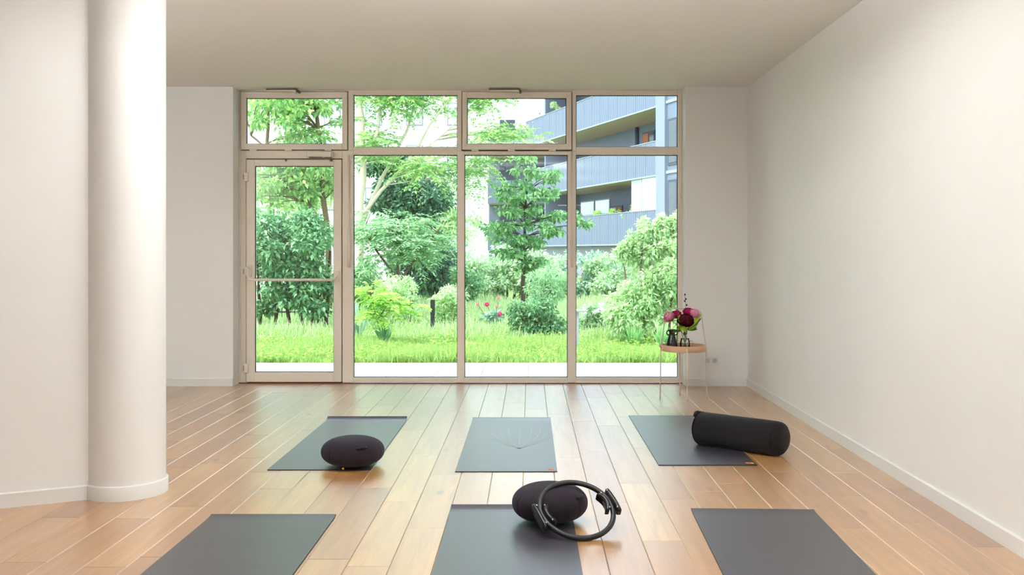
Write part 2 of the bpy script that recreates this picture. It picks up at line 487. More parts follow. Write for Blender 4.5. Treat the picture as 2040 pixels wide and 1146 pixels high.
# hanging up/down fill panels, added out of view to brighten the room ----
FILL_PANELS = ((-0.66, 4.4, 0.28, 2, 74, 'added fill panel nearest the window, on the column side'), (0.05, 4.4, 0.28, 2, 88, 'added fill panel nearest the window, by the right wall'),
         (0.3, 1.2, 0.55, 4, 40, 'added fill panel in the middle of the room'),
         (-1.3, -1.8, 0.55, 6, 12, 'rearmost added fill panel, column side'), (0.9, -1.8, 0.55, 6, 12, 'rearmost added fill panel, right wall side'),
         (-4.6, 5.0, 0.9, 4, 44, 'added fill panel hidden in the alcove behind the angled wall'))
for (lx, ly, drop, w_dn, w_up, lab) in FILL_PANELS:
    t = empty('added_fill_panel', (lx, ly, ZC))
    tag(t, lab, 'pendant light', 'added fill panels')
    bm = bmesh.new()
    for (a, b, c, d) in ((-.31, .31, -.31, -.29), (-.31, .31, .29, .31), (-.31, -.29, -.29, .29), (.29, .31, -.29, .29)):
        add_box(bm, a, b, c, d, -drop - 0.05, -drop)
    add_box(bm, -.29, .29, -.29, .29, -drop - 0.03, -drop - 0.02)
    obj('fill_panel_frame', bm, M['fill_white'], t)
    for (wx_, wy_) in ((-.3, -.3), (.3, -.3), (-.3, .3), (.3, .3)):
        tube('suspension_wire', M['fill_white'], t, [(wx_, wy_, -drop), (wx_, wy_, 0.0)], 0.0015, 6)
    for nm, e, z, rx in (('lower_fill_light', w_dn * FILL_SCALE, -drop - 0.04, 0), ('upper_fill_light', w_up * FILL_SCALE, -drop - 0.01, PI)):
        if e <= 0: continue
        ld = bpy.data.lights.new(nm, 'AREA'); ld.shape = 'SQUARE'; ld.size = 0.56; ld.energy = e
        ld.color = (0.95, 0.98, 1.0)
        lo = bpy.data.objects.new(nm, ld); COL.objects.link(lo); lo.parent = t; lo.location = (0, 0, z); lo.rotation_euler = (rx, 0, 0)

# ------------------------------------------------------------------ window wall
K = YW / F_PX
wx = lambda p: (p - VPX) * K
wz = lambda p: CAMH - (p - VPY) * K
win = empty('window_1', (wx(917), YW, 0))
structure(win, 'taupe framed floor-to-ceiling window wall with fixed panes', 'window')
def child_world(o, parent):
    o.parent = parent
    o.matrix_parent_inverse = Matrix.Translation(-parent.location)
    return o
def fbox(name, parent, px0, px1, py0, py1, y0, y1, m='frame', bev=0.003):
    o = box(name, M[m], None, wx(px0), wx(px1), y0, y1, wz(py1), wz(py0), bev)
    return child_world(o, parent)
FD = 0.075
ya, yb = YW, YW + FD
XLp, XRp = VPX + XL_OPEN / K, VPX + XR_OPEN / K
TOP = VPY - (ZC - CAMH) / K
BOT = VPY + CAMH / K
fbox('frame_jamb', win, XLp, 480, TOP, BOT - 0.0, ya, yb)
fbox('frame_jamb', win, 480, 490, 300, BOT, ya, yb)
fbox('frame_jamb', win, 1351, XRp, TOP, BOT, ya, yb)
fbox('mullion', win, 682, 703.5, 300, BOT, ya, yb)
fbox('mullion', win, 693.5, 703.5, TOP, 300, ya, yb)
fbox('mullion', win, 911, 925, 301, BOT, ya, yb)
fbox('mullion', win, 911, 919.5, TOP, 301, ya, yb)
fbox('mullion', win, 1131, 1147.5, 301, BOT, ya, yb)
fbox('mullion', win, 1140, 1147.5, TOP, 301, ya, yb)
fbox('transom', win, 490, 682, 300, 316, ya, yb)
fbox('transom', win, 703.5, 911, 293, 308.5, ya, yb)
fbox('transom', win, 925, 1131, 301, 308.5, ya, yb)
fbox('transom', win, 1147.5, 1351, 293, 308.5, ya, yb)
for a, b, t in ((480, 693.5, 182.3), (703.5, 911, 189), (919.5, 1140, 182.3), (1147.5, 1351, 189)):
    fbox('head_rail', win, a, b, TOP, t, ya, yb)
for a, b in ((703.5, 911), (925, 1131), (1147.5, 1351)):
    fbox('bottom_rail', win, a, b, 753, BOT - 2, ya, yb)
fbox('threshold', win, XLp, XRp, BOT - 1.6, BOT + 1.5, YW - 0.012, YW + 0.0, 'threshold', 0.001)

def pane(parent, px0, px1, py0, py1, y=None, gas=True):
    y = YW + 0.045 if y is None else y
    if gas:
        bm = bmesh.new()
        g = 1.3 * K
        X0, X1, Z0, Z1 = wx(px0), wx(px1), wz(py1), wz(py0)
        for (a, b, c, d) in ((X0, X0 + g, Z0, Z1), (X1 - g, X1, Z0, Z1), (X0 + g, X1 - g, Z0, Z0 + g), (X0 + g, X1 - g, Z1 - g, Z1)):
            add_box(bm, a, b, y - 0.006, y, c, d)
        child_world(obj('gasket', bm, M['gasket']), parent)
    o = box('glass_pane', M['glass'], None, wx(px0), wx(px1), y, y + 0.006, wz(py1), wz(py0))
    return child_world(o, parent)
for (a, b) in ((703.5, 911), (1147.5, 1351)):
    pane(win, a, b, 189, 293)
for (a, b) in ((703.5, 911), (925, 1131), (1147.5, 1351)):
    pane(win, a, b, 308.5, 753)

def seal_ring(parent, px0, px1, py0, py1, y):
    bm = bmesh.new()
    g = 3.2 * K
    X0, X1, Z0, Z1 = wx(px0), wx(px1), wz(py1), wz(py0)
    for (a, b, c, d) in ((X0, X0 + g, Z0, Z1), (X1 - g, X1, Z0, Z1), (X0 + g, X1 - g, Z0, Z0 + g), (X0 + g, X1 - g, Z1 - g, Z1)):
        add_box(bm, a, b, y, y + 0.018, c, d)
    child_world(obj('seal', bm, M['gasket']), parent)
def sash(name, px0, px1, label, hx):
    t = structure(empty(name, (wx((px0 + px1) / 2), YW, wz(299))), label, 'window')
    y0, y1 = YW - 0.018, YW + 0.05
    p0y, p1y = 183.4, 298.6
    gx0, gx1, gy0, gy1 = px0 + 10.5, px1 - 11, 195.5, 287
    fbox('sash_stile', t, px0 + 1.0, gx0, p0y, p1y, y0, y1)
    fbox('sash_stile', t, gx1, px1 - .9, p0y, p1y, y0, y1)
    fbox('sash_rail', t, gx0, gx1, p0y, gy0, y0, y1)
    fbox('sash_rail', t, gx0, gx1, gy1, p1y, y0, y1)
    pane(t, gx0, gx1, gy0, gy1, YW + 0.025)
    seal_ring(t, px0 - (0 if px0 < 500 else .5), px1 + .5, 182.3, 300.5, YW + 0.0505)
    for h in (0.12, 0.45, 0.82):
        hp = px0 + (px1 - px0) * h
        fbox('hinge', t, hp - 7, hp + 7, 297.5, 301.5, YW - 0.028, YW - 0.0185)
    # opener arm and latch block at the head
    fbox('latch_block', t, hx - 13, hx - 1, 181.5, 187.5, YW - 0.045, YW - 0.0185, 'frame', 0.002)
    child_world(box('opener_arm', M['bronze'], None, wx(hx - 62) * .985, wx(hx) * .985, YW - 0.15, YW - 0.12, 2.857, 2.869, 0.002), t)
    child_world(box('opener_arm', M['frame'], None, wx(hx - 61.5) * .985, wx(hx - 3) * .985, YW - 0.148, YW - 0.122, 2.842, 2.8565, 0.002), t)
    child_world(box('latch_pin', M['bronze'], None, wx(hx - 1) * .985, wx(hx + 2) * .985, YW - 0.15, YW - 0.046, 2.835, 2.8565, 0.001), t)
    return t
sash('window_2', 480, 693, 'top-hung hopper window above the glass door', 592)
sash('window_3', 920, 1139.5, 'hopper window high above the third bay of the glazing', 1036)
for px, who, lab in ((695.5, 'a', 'slim vertical opener rod beside the glass door'), (1138.5, 'b', 'slim vertical opener rod on the mullion between the right bays')):
    r = tube('opener_rod', M['frame'], None, [(wx(px), YW - 0.012, wz(301 if px > 900 else 310)), (wx(px), YW - 0.012, wz(524))], 0.007, 10)
    g = tube('crank_handle', M['frame'], None, [(wx(px), YW - 0.016, wz(455 if px < 900 else 480)), (wx(px), YW - 0.016, wz(533))], 0.013, 12)
    child_world(r, win); child_world(g, win)

door = structure(empty('door_1', (wx(585), YW, 0)), 'taupe framed glass door with a push bar', 'door')
dy0, dy1 = YW - 0.014, YW + 0.052
fbox('door_stile', door, 491.6, 508, 318, BOT - 3, dy0, dy1)
fbox('door_stile', door, 665, 680.6, 318, BOT - 3, dy0, dy1)
fbox('door_rail', door, 508, 665, 318, 331, dy0, dy1)
fbox('door_rail', door, 508, 665, 742, BOT - 3, dy0, dy1)
pane(door, 508, 665, 331, 742, YW + 0.02)
seal_ring(door, 490, 682, 316, BOT, YW + 0.0525)
for hy in (353, 541, 733):
    h = fbox('hinge', door, 487.5, 496, hy - 9, hy + 9, YW - 0.034, YW - 0.0145, 'frame', 0.004)
    fbox('hinge_pin', door, 486.3, 487.6, hy - 5, hy + 5, YW - 0.03, YW - 0.018, 'bronze', 0.001)
bar = tube('push_bar', M['frame'], None, [(wx(498), YW - 0.03, wz(533)), (wx(498), YW - 0.075, wz(540)), (wx(499), YW - 0.1, wz(550)), (wx(504), YW - 0.11, wz(556)),
      (wx(514), YW - 0.11, wz(557.2)), (wx(662), YW - 0.11, wz(557.2)), (wx(670), YW - 0.1, wz(556)), (wx(672), YW - 0.05, wz(552)), (wx(672), YW - 0.02, wz(549))], 0.0125, 12)
child_world(bar, door)
fbox('bar_bracket', door, 493, 503, 529, 551, YW - 0.04, dy0, 'frame', 0.005)
fbox('bar_bracket', door, 667.5, 677, 540, 560, YW - 0.04, dy0, 'frame', 0.005)
fbox('door_closer', door, 614, 662, 303, 314, YW - 0.055, YW - 0.001, 'frame', 0.004)
fbox('closer_arm', door, 618, 644, 313.5, 315.8, YW - 0.06, YW - 0.045, 'bronze', 0.001)
fbox('closer_arm', door, 648, 662, 314, 318, YW - 0.05, YW - 0.03, 'bronze', 0.001)
fbox('closer_pin', door, 658, 663, 318, 322, YW - 0.03, dy0, 'bronze', 0.001)
fbox('door_stop_stud', door, 569, 573, 318.5, 322, YW - 0.026, dy0, 'bronze', 0.001)

# ------------------------------------------------------------------ yoga mats
def yoga_mat(label, x0, x1, y0, y1, rz=0.0, curl=0.0, crease=0.0, tagged=None):
    cx, cy = (x0 + x1) / 2, (y0 + y1) / 2
    t = empty('yoga_mat', (cx, cy, 0), rz)
    tag(t, label, 'yoga mat', 'charcoal yoga mats on the oak floor')
    w, l, th = (x1 - x0) / 2, (y1 - y0) / 2, 0.005
    bm = bmesh.new()
    ys = [-l + 2 * l * i / 40 for i in range(39)] + [l - 0.055, l - 0.04, l - 0.025, l - 0.012, l]
    def zc(y):
        if curl <= 0: return 0.0
        d = max(0.0, (y - (l - 0.09)) / 0.09)
        return curl * d * d
    xs = [-w, -w / 2, 0, w / 2, w]
    top = [[bm.verts.new((x, y - (zc(y) * 0.35), th + zc(y) + crease * max(0, math.sin((y + l) * 19 + x)) * (0.35 if y > 0 else .15))) for x in xs] for y in ys]
    bot = [[bm.verts.new((v.co.x, v.co.y, v.co.z - th)) for v in row] for row in top]
    ft, fe = [], []
    for i in range(len(ys) - 1):
        for j in range(4):
            bm.faces.new((top[i][j], top[i][j + 1], top[i + 1][j + 1], top[i + 1][j]))
            bm.faces.new((bot[i][j], bot[i + 1][j], bot[i + 1][j + 1], bot[i][j + 1]))
    for j in range(4):
        f = bm.faces.new((bot[0][j], bot[0][j + 1], top[0][j + 1], top[0][j])); f.material_index = 1
        f = bm.faces.new((bot[-1][j + 1], bot[-1][j], top[-1][j], top[-1][j + 1])); f.material_index = 1
    for i in range(len(ys) - 1):
        f = bm.faces.new((bot[i + 1][0], bot[i][0], top[i][0], top[i + 1][0])); f.material_index = 1
        f = bm.faces.new((bot[i][4], bot[i + 1][4], top[i + 1][4], top[i][4])); f.material_index = 1
    o = obj('mat_sheet', bm, M['mat'], t)
    o.data.materials.append(M['matedge'])
    if tagged:
        tx, m1, m2 = tagged
        box('logo_tag', M[m1], t, w - tx - 0.05, w - tx - 0.018, -l + 0.03, -l + 0.062, th + 0.0002, th + 0.0012)
        box('logo_tag', M[m2], t, w - tx - 0.016, w - tx - 0.002, -l + 0.03, -l + 0.062, th + 0.0002, th + 0.0012)
    return t
yoga_mat('charcoal yoga mat under the round cushion near the glass door', -1.55, -0.938, 5.824, 7.58, 0.0, 0.022)
mB = yoga_mat('empty charcoal yoga mat in the middle of the far row', -0.435, 0.166, 5.778, 7.60, 0.0, 0.010, tagged=(0.003, 'orange_tag', 'tan_print'))
yoga_mat('charcoal yoga mat under the black bolster', 0.784, 1.381, 5.953, 7.745, 0.0, 0.0, tagged=(0.01, 'orange_tag', 'yellow_tag'))
yoga_mat('empty charcoal yoga mat at the lower left beside the column', -1.555, -0.945, 3.02, 4.82, 0.0, 0.006, 0.0012)
yoga_mat('charcoal yoga mat under the cushion with the pilates ring', -0.39, 0.215, 3.13, 4.97, 0.003, 0.016, 0.0008)
yoga_mat('empty charcoal yoga mat at the lower right near the baseboard', 0.78, 1.39, 3.11, 4.92, -0.034, 0.006)
# faint lotus line print on the middle far mat
bm = bmesh.new()
for k in range(-4, 5):
    a = k * 0.11
    L = 0.80 - 0.06 * abs(k)
    pts = []
    for s in range(9):
        u = s / 8
        x = math.sin(a) * L * u + 0.03 * math.sin(u * PI) * (1 if k > 0 else -1 if k < 0 else 0)
        y = 0.08 + math.cos(a) * L * u
        pts.append((x, y))
    for (xa_, ya_), (xb_, yb_) in zip(pts, pts[1:]):
        d = Vector((xb_ - xa_, yb_ - ya_)).normalized(); n_ = Vector((-d.y, d.x)) * 0.0028
        vs = [bm.verts.new(v) for v in ((xa_ - n_.x, ya_ - n_.y, 0.0058), (xb_ - n_.x, yb_ - n_.y, 0.0058), (xb_ + n_.x, yb_ + n_.y, 0.0058), (xa_ + n_.x, ya_ + n_.y, 0.0058))]
        bm.faces.new(vs)
bmesh.ops.recalc_face_normals(bm, faces=bm.faces)
pr = obj('lotus_print', bm, M['tan_print'], mB); pr.location = (0.07, -0.33, 0)

# ------------------------------------------------------------------ zafu cushions
def zafu(label, loc, rad, hgt, rz, tilt=(0, 0)):
    t = empty('meditation_cushion', loc, 0)
    t.rotation_euler = (tilt[0], tilt[1], rz)
    tag(t, label, 'cushion', 'round meditation cushions')
    n = 26; c = hgt / 2
    prof = []
    for i in range(n + 1):
        a = -PI / 2 + PI * i / n
        r = rad * abs(math.cos(a)) ** 0.78
        z = c + c * math.copysign(abs(math.sin(a)) ** 0.92, math.sin(a))
        prof.append((0 if i in (0, n) else r, z))
    NP = 14
    def mod(th, i):
        a = abs(-PI / 2 + PI * i / n)
        band = max(0.0, 1 - (a / 1.15) ** 2)
        ph = (th * NP / (2 * PI)) % 1.0
        d = min(ph, 1 - ph)
        return 1 - 0.022 * band * math.exp(-(d / 0.05) ** 2) + 0.006 * math.sin(th * 3 + 1) * band
    lathe('cover', M['fabric'], t, prof, 168, True, mod)
    # carry strap on the side
    pts = [(rad * 0.93 * math.cos(a), rad * 0.93 * math.sin(a), c * 1.5 + 0.006 * math.sin((a - 0.0) * 6)) for a in [j * 0.07 for j in range(6)]]
    tube('carry_strap', M['fabric'], t, [(x * (1.03 if 0 < j < 5 else 0.97), y * (1.03 if 0 < j < 5 else 0.97), z) for j, (x, y, z) in enumerate(pts)], 0.006, 8)
    # lower edge tag
    return t
z1 = zafu('round aubergine black cushion on the mat near the glass door', (-1.064, 5.945, 0.0045), 0.19, 0.174, -1.28)
box('care_tag', M['yellow_tag'], z1, 0.115, 0.12, -0.078, -0.066, 0.004, 0.014)
z1.children[-1].location = (0, 0, 0)
zafu('round aubergine black cushion with the pilates ring leaning on it', (0.10, 4.725, 0.0045), 0.182, 0.178, -0.75, (0.0, 0.0))

# ------------------------------------------------------------------ pilates ring
ring = empty('pilates_ring', (0.22, 4.55, 0.0), math.radians(15))
tag(ring, 'black pilates ring with two padded handles leaning on the cushion', 'exercise ring')
RR, rt = 0.172, 0.0125
lean = math.radians(32)
Mr = Matrix.Translation((0, 0, rt + RR * math.sin(lean))) @ Matrix.Rotation(lean, 4, 'X') @ Matrix.Rotation(math.radians(10), 4, 'Z')
bm = bmesh.new()
add_tube(bm, [Mr @ Vector((RR * math.cos(a), RR * math.sin(a), 0)) for a in [2 * PI * i / 96 for i in range(96)]], rt, 14, closed=True)
bmesh.ops.recalc_face_normals(bm, faces=bm.faces)
obj('ring_tube', bm, M['rubber'], ring, True)
for side in (0, PI):
    for (rad_off, span, wid, th, nm) in ((0.0185, 0.36, 0.052, 0.019, 'outer_pad'), (-0.0185, 0.38, 0.052, 0.019, 'inner_pad')):
        bm = bmesh.new()
        rows = []
        NS = 14
        for s in range(NS + 1):
            u = s / NS * 2 - 1
            a = side + u * span
            flare = 0.011 * u * u * (1 if rad_off > 0 else -1)
            # pads curve away from the ring at their ends (concave grip)
            rc = RR + rad_off + flare
            w_ = wid * (0.80 + 0.2 * (1 - u * u)) / 2 * (1 if abs(u) < .99 else .85)
            row = []
            for (dr, dz) in ((-th / 2, -w_), (th / 2, -w_ * .9), (th / 2, w_ * .9), (-th / 2, w_)):
                row.append(bm.verts.new(Mr @ Vector(((rc + dr) * math.cos(a), (rc + dr) * math.sin(a), dz))))
            rows.append(row)
        for r0, r1 in zip(rows, rows[1:]):
            for k in range(4):
                bm.faces.new((r0[k], r0[(k + 1) % 4], r1[(k + 1) % 4], r1[k]))
        bm.faces.new(rows[0]); bm.faces.new(rows[-1])
        bmesh.ops.recalc_face_normals(bm, faces=bm.faces)
        bmesh.ops.bevel(bm, geom=list(bm.edges), offset=0.0025, segments=2, affect='EDGES')
        po = obj(nm, bm, M['plastic'], ring, True)
        for sg in (-0.8, 0.8):
            a = side + sg * span
            bmb = bmesh.new()
            bmesh.ops.create_uvsphere(bmb, u_segments=10, v_segments=6, radius=0.0045)
            bmesh.ops.translate(bmb, verts=bmb.verts, vec=Mr @ Vector(((RR + rad_off) * math.cos(a), (RR + rad_off) * math.sin(a), wid * .42)))
            obj('bolt', bmb, M['steel'], po, True)
        if nm == 'inner_pad' and side == 0:
            bmb = bmesh.new()
            for q in range(5):
                a0 = side + (-0.45 + q * 0.18) * span; a1 = a0 + 0.12 * span
                rc = RR + rad_off - th / 2 - 0.0006
                vs = [bmb.verts.new(Mr @ Vector((rc * math.cos(a), rc * math.sin(a), z))) for a, z in ((a0, -.005), (a1, -.005), (a1, .005), (a0, .005))]
                bmb.faces.new(vs)
            obj('raised_lettering', bmb, M['print'], po)

# ------------------------------------------------------------------ bolster
bo = empty('bolster', (1.375, 6.42, 0.0), -math.radians(42))
tag(bo, 'long black cylindrical bolster lying across the mat and floor', 'bolster')
BR, BL = 0.108, 0.305
prof = []
for (x, r) in ((-BL - 0.012, 0), (-BL - 0.012, BR * .5), (-BL - 0.008, BR * .82), (-BL + 0.004, BR * .96), (-BL + 0.02, BR), (-BL * .5, BR * 1.01), (0, BR * 1.005), (BL * .5, BR * 1.01),
               (BL - 0.05, BR), (BL - 0.02, BR * .975), (BL - 0.002, BR * .9), (BL + 0.012, BR * .74), (BL + 0.018, BR * .4), (BL + 0.02, 0)):
    prof.append((r, x))
b1 = lathe('bolster_cover', M['bolster'], bo, prof, 72, True, lambda th, i: 1 + 0.008 * math.sin(th * 2 + i))
b1.rotation_euler = (0, PI / 2, 0); b1.location = (0, 0, BR * 1.005 + 0.001)
for xx, rr, pr_ in ((-BL + 0.012, BR * 1.0, 0.0035), (BL - 0.03, BR * 0.98, 0.0018)):
    tube('piping', M['seam'], bo, [(xx, rr * math.cos(a), BR * 1.005 + 0.001 + rr * math.sin(a) * 0.985) for a in [2 * PI * i / 48 for i in range(48)]], pr_, 6, True)
tube('carry_handle', M['bolster'], bo, [(-BL - 0.006 - 0.016 * math.sin(u * PI), 0.05 - 0.10 * u, BR * 1.80 + 0.016 * math.sin(u * PI)) for u in [i / 10 for i in range(11)]], [0.011] * 11, 8)

# ------------------------------------------------------------------ side table with flowers
TX, TY = 1.354, 8.625
tb = empty('side_table', (TX, TY, 0))
tag(tb, 'small round tray table with slim cream legs beside the window', 'side table')
lathe('tray_rim', M['tray'], tb, [(0.180, 0.432), (0.192, 0.424), (0.194, 0.43), (0.194, 0.474), (0.192, 0.477), (0.186, 0.477), (0.184, 0.474), (0.182, 0.436), (0.180, 0.432)], 64)
lathe('tray_base', M['tray'], tb, [(0, 0.428), (0.181, 0.428), (0.181, 0.437), (0, 0.437)], 64)
box('tray_grip', M['tray'], tb, -0.212, -0.19, -0.03, 0.03, 0.455, 0.480, 0.006, 2)
lz = 0.795
hoop = []
for s in (-1, 1):
    pass
hoop = [(-0.206, 0, 0.0), (-0.1985, 0, 0.45), (-0.163, 0, 0.70), (-0.150, 0, 0.765), (-0.13, 0, 0.788), (-0.10, 0, lz), (0, 0, lz), (0.10, 0, lz), (0.13, 0, 0.788), (0.150, 0, 0.765), (0.163, 0, 0.70), (0.1985, 0, 0.45), (0.206, 0, 0.0)]
tube('hoop_leg', M['rod'], tb, hoop, 0.0055, 10)
for s in (-1, 1):
    tube('leg', M['rod'], tb, [(0.012 * 0, s * 0.205, 0.0), (0, s * 0.1985, 0.46)], 0.0055, 10)
ZT = 0.437
# black two-eared vase
vz = empty('ornamental_vase', (TX - 0.107, TY - 0.045, ZT + 0.0005))
tag(vz, 'small black glossy ornament with ear-like handles on the tray', 'ornament')
lathe('vase_body', M['blackglaze'], vz, [(0, 0), (0.038, 0), (0.046, 0.008), (0.047, 0.03), (0.044, 0.06), (0.037, 0.09), (0.029, 0.115), (0.024, 0.135), (0.026, 0.15), (0.032, 0.168), (0.034, 0.176), (0.031, 0.178), (0.026, 0.168), (0.020, 0.15), (0, 0.14)], 40,
      True, lambda th, i: 1 + (0.05 * math.cos(th * 6) if 1 <= i <= 6 else 0))
for s in (-1, 1):
    tube('ear_handle', M['blackglaze'], vz, [(s * 0.022, 0, 0.128), (s * 0.038, 0, 0.13), (s * 0.047, 0, 0.145), (s * 0.043, 0, 0.162), (s * 0.029, 0, 0.17)], 0.006, 8)
# glass jug
jx, jy = TX + 0.003, TY - 0.06
jg = empty('glass_jug', (jx, jy, ZT + 0.0005))
tag(jg, 'small clear glass jug holding the bouquet on the tray', 'jug')
lathe('jug_body', M['clear'], jg, [(0, 0.0), (0.040, 0.0), (0.043, 0.004), (0.043, 0.05), (0.041, 0.075), (0.036, 0.09), (0.038, 0.1), (0.0355, 0.1), (0.034, 0.09), (0.039, 0.075), (0.0405, 0.05), (0.0405, 0.007), (0, 0.006)], 40)
lathe('water', M['water'], jg, [(0, 0.007), (0.0395, 0.007), (0.0395, 0.06), (0, 0.06)], 32)
tube('jug_handle', M['clear'], jg, [(0.040, 0, 0.078), (0.058, 0, 0.08), (0.068, 0, 0.06), (0.064, 0, 0.032), (0.042, 0, 0.022)], 0.005, 8)

def petal_blossom(rad, npet, rng, ruffle=0.2, cup=1.0):
    """ball of cupped petals"""
    bm = bmesh.new()
    for k in range(npet):
        u = (k + 0.5) / npet
        pol = math.acos(1 - 1.55 * u)           # from top downwards
        az = k * 2.39996 + rng.uniform(-.2, .2)
        rr = rad * (0.72 + 0.3 * u) * rng.uniform(0.9, 1.08)
        d = Vector((math.sin(pol) * math.cos(az), math.sin(pol) * math.sin(az), math.cos(pol)))
        tng = Vector((-math.sin(az), math.cos(az), 0))
        upv = tng.cross(d) * -1
        w = rad * rng.uniform(0.42, 0.6)
        g = []
        for i in range(4):
            row = []
            for j in range(5):
                s = (j / 4 * 2 - 1); v = i / 3
                wd = w * (0.45 + 0.75 * math.sin(min(1, v * 0.75 + 0.2) * PI * .62)) * s
                out = rr * (0.35 + 0.65 * v ** 0.6) * (1 - 0.12 * s * s) + rng.uniform(-1, 1) * ruffle * rad * 0.12
                hgt = (v - 0.6) * rad * 0.75
                row.append(bm.verts.new(d * out + tng * wd + upv * (-hgt if False else hgt)))
            g.append(row)
        for i in range(3):
            for j in range(4):
                bm.faces.new((g[i][j], g[i][j + 1], g[i + 1][j + 1], g[i + 1][j]))
    return bm

def leaf_blade(bm, base, tip, width, up=Vector((0, 0, 1)), droop=0.1, n=5):
    base, tip = Vector(base), Vector(tip)
    d = tip - base; L = d.length
    s = d.cross(up)
    if s.length < 1e-5: s = Vector((1, 0, 0))
    s.normalize()
    u = s.cross(d).normalized()
    prev = None
    for i in range(n + 1):
        t = i / n
        w = width * math.sin(PI * min(1, t * 0.92 + 0.06)) ** 0.8 * 0.5
        c = base + d * t + u * (droop * L * (math.sin(t * PI) * 0.5 - t * t * 0.3))
        row = [bm.verts.new(c - s * w + u * w * 0.35), bm.verts.new(c), bm.verts.new(c + s * w + u * w * 0.35)]
        if prev:
            bm.faces.new((prev[0], prev[1], row[1], row[0])); bm.faces.new((prev[1], prev[2], row[2], row[1]))
        prev = row

mouth = Vector((jx, jy, ZT + 0.1))
foot = Vector((jx, jy, ZT + 0.012))
def flower(name, label, m, px, py, Y, rad, npet, leaves=(), extra=None, seed=0):
    c = at(px, py, Y)
    t = empty(name, tuple(foot))
    tag(t, label, 'flower', 'flowers in the glass jug')
    rg = random.Random(seed)
    off = Vector((rg.uniform(-.022, .022), rg.uniform(-.022, .022), 0))
    ms = mouth + Vector((off.x * -0.9, off.y * -0.9, 0))
    pts = [foot + off, mouth.lerp(foot, .5) + off * 0.1, ms, ms.lerp(c, .6) + Vector((0, 0, .012)), c - Vector((0, 0, rad * .3))]
    tube('stem', M['stem'], t, [p - foot for p in pts], 0.0028, 7)
    bm = petal_blossom(rad, npet, rg)
    b = obj('blossom', bm, M[m], t, True); b.scale = (1.15,) * 3
    b.location = c - foot
    b.rotation_euler = Vector((0, 0, 1)).rotation_difference(((c - ms).normalized() + Vector((0, -0.6, 0.35))).normalized()).to_euler()
    if extra:
        bm = petal_blossom(rad * 0.9, 14, rg)
        for v in list(bm.verts):
            if v.co.z > rad * 0.35: v.co.z = rad * 0.35
        e = obj('outer_petals', bm, M[extra], t, True); e.location = c - foot + Vector((0.006, 0.0, -rad * 0.55)); e.scale = (0.95, 0.95, 0.6)
    for (lx, ly, wd, mm) in leaves:
        bm = bmesh.new()
        tip = at(lx, ly, Y - 0.02 + rg.uniform(-.02, .02)) - foot
        base = (ms.lerp(c, .35) - foot)
        leaf_blade(bm, base, tip, wd, Vector((0.2, -0.8, 0.6)), 0.15)
        obj('leaf', bm, M[mm], t, True)
    return t
YF = TY - 0.06
flower('peony', 'pale pink peony with red outer petals, left in the bouquet', 'pink', 1333, 632, YF - 0.02, 0.043, 34, [(1338, 662, 0.03, 'vleaf')], 'red', 1)
flower('peony', 'magenta peony between the left pink peony and lime leaves', 'magenta', 1347, 628, YF + 0.02, 0.042, 30, [(1351, 622, 0.04, 'vleaf_lime'), (1350, 650, 0.045, 'vleaf_lime')], None, 2)
flower('peony', 'large dark wine-red peony in the middle of the bouquet', 'wine', 1366, 639, YF - 0.03, 0.058, 40, [(1356, 655, 0.045, 'vleaf_lime'), (1352, 634, 0.04, 'vleaf_lime'), (1362, 668, 0.035, 'vleaf')], None, 3)
flower('peony', 'magenta peony at the top of the bouquet', 'magenta', 1371, 623, YF + 0.03, 0.042, 30, [(1388, 652, 0.03, 'vleaf')], None, 4)
flower('peony', 'pale pink peony on the right of the bouquet', 'pink', 1383, 626, YF, 0.042, 34, [(1391, 644, 0.045, 'vleaf_lime'), (1399, 625, 0.035, 'vleaf_lime'), (1389, 656, 0.04, 'vleaf'), (1397, 634, 0.035, 'vleaf')], None, 5)
# budded twig
tw = empty('budded_twig', tuple(foot)); tag(tw, 'thin bare twig with small buds rising behind the bouquet', 'twig')
tp = [foot + Vector((.012, .015, 0)), mouth + Vector((-.005, .02, 0)), at(1362, 640, TY), at(1366, 612, TY), at(1364.5, 588, TY)]
tube('stem', M['bark_dark'], tw, [p - foot for p in tp], 0.0016, 6)
for (bx_, by_) in ((1364.6, 587), (1366.5, 596), (1364, 600), (1368, 608)):
    bm = bmesh.new(); bmesh.ops.create_uvsphere(bm, u_segments=8, v_segments=6, radius=0.006)
    for v in bm.verts: v.co.z *= 1.6
    b = obj('bud', bm, M['wine'], tw, True); b.location = at(bx_, by_, TY - 0.002) - foot

# wall socket
so = empty('wall_socket', (1.746, YB, 0.2435)); tag(so, 'white double wall socket above the back baseboard', 'wall socket')
bm = bmesh.new(); add_box(bm, -0.073, 0.073, -0.009, 0.0, -0.04, 0.04, 0.004, 2); obj('cover_plate', bm, M['socket'], so)
for s in (-1, 1):
    w = lathe('socket_well', M['socket_dark'], so, [(0, 0.0), (0.019, 0.0), (0.0215, 0.002), (0.022, 0.0)], 24)
    w.rotation_euler = (PI / 2, 0, 0); w.location = (s * 0.036, -0.0092, 0)

# ------------------------------------------------------------------ outdoors: terrace and lawn
GZ = -0.05
ter = structure(box('terrace', M['joint'], None, -7.5, 6.0, YOUT, 11.88, -0.3, GZ - 0.012), 'pale paved terrace outside the window', 'terrace')
TW = 0.51
for i in range(-14, 12):
    for j in range(4):
        x0 = (1052 - VPX) / F_PX * 10.6 + i * TW
        y0 = YOUT + 0.01 + j * 0.515
        o = box('paving_tile', M['paver'], ter, x0 + 0.003, x0 + TW - 0.003, y0 + 0.003, y0 + 0.512, GZ - 0.03, GZ + R.uniform(-.001, .001), 0.002)
structure(box('lawn', M['soil'], None, -60, 60, 11.88, 90, -0.4, GZ - 0.01), 'rough garden lawn', 'lawn')

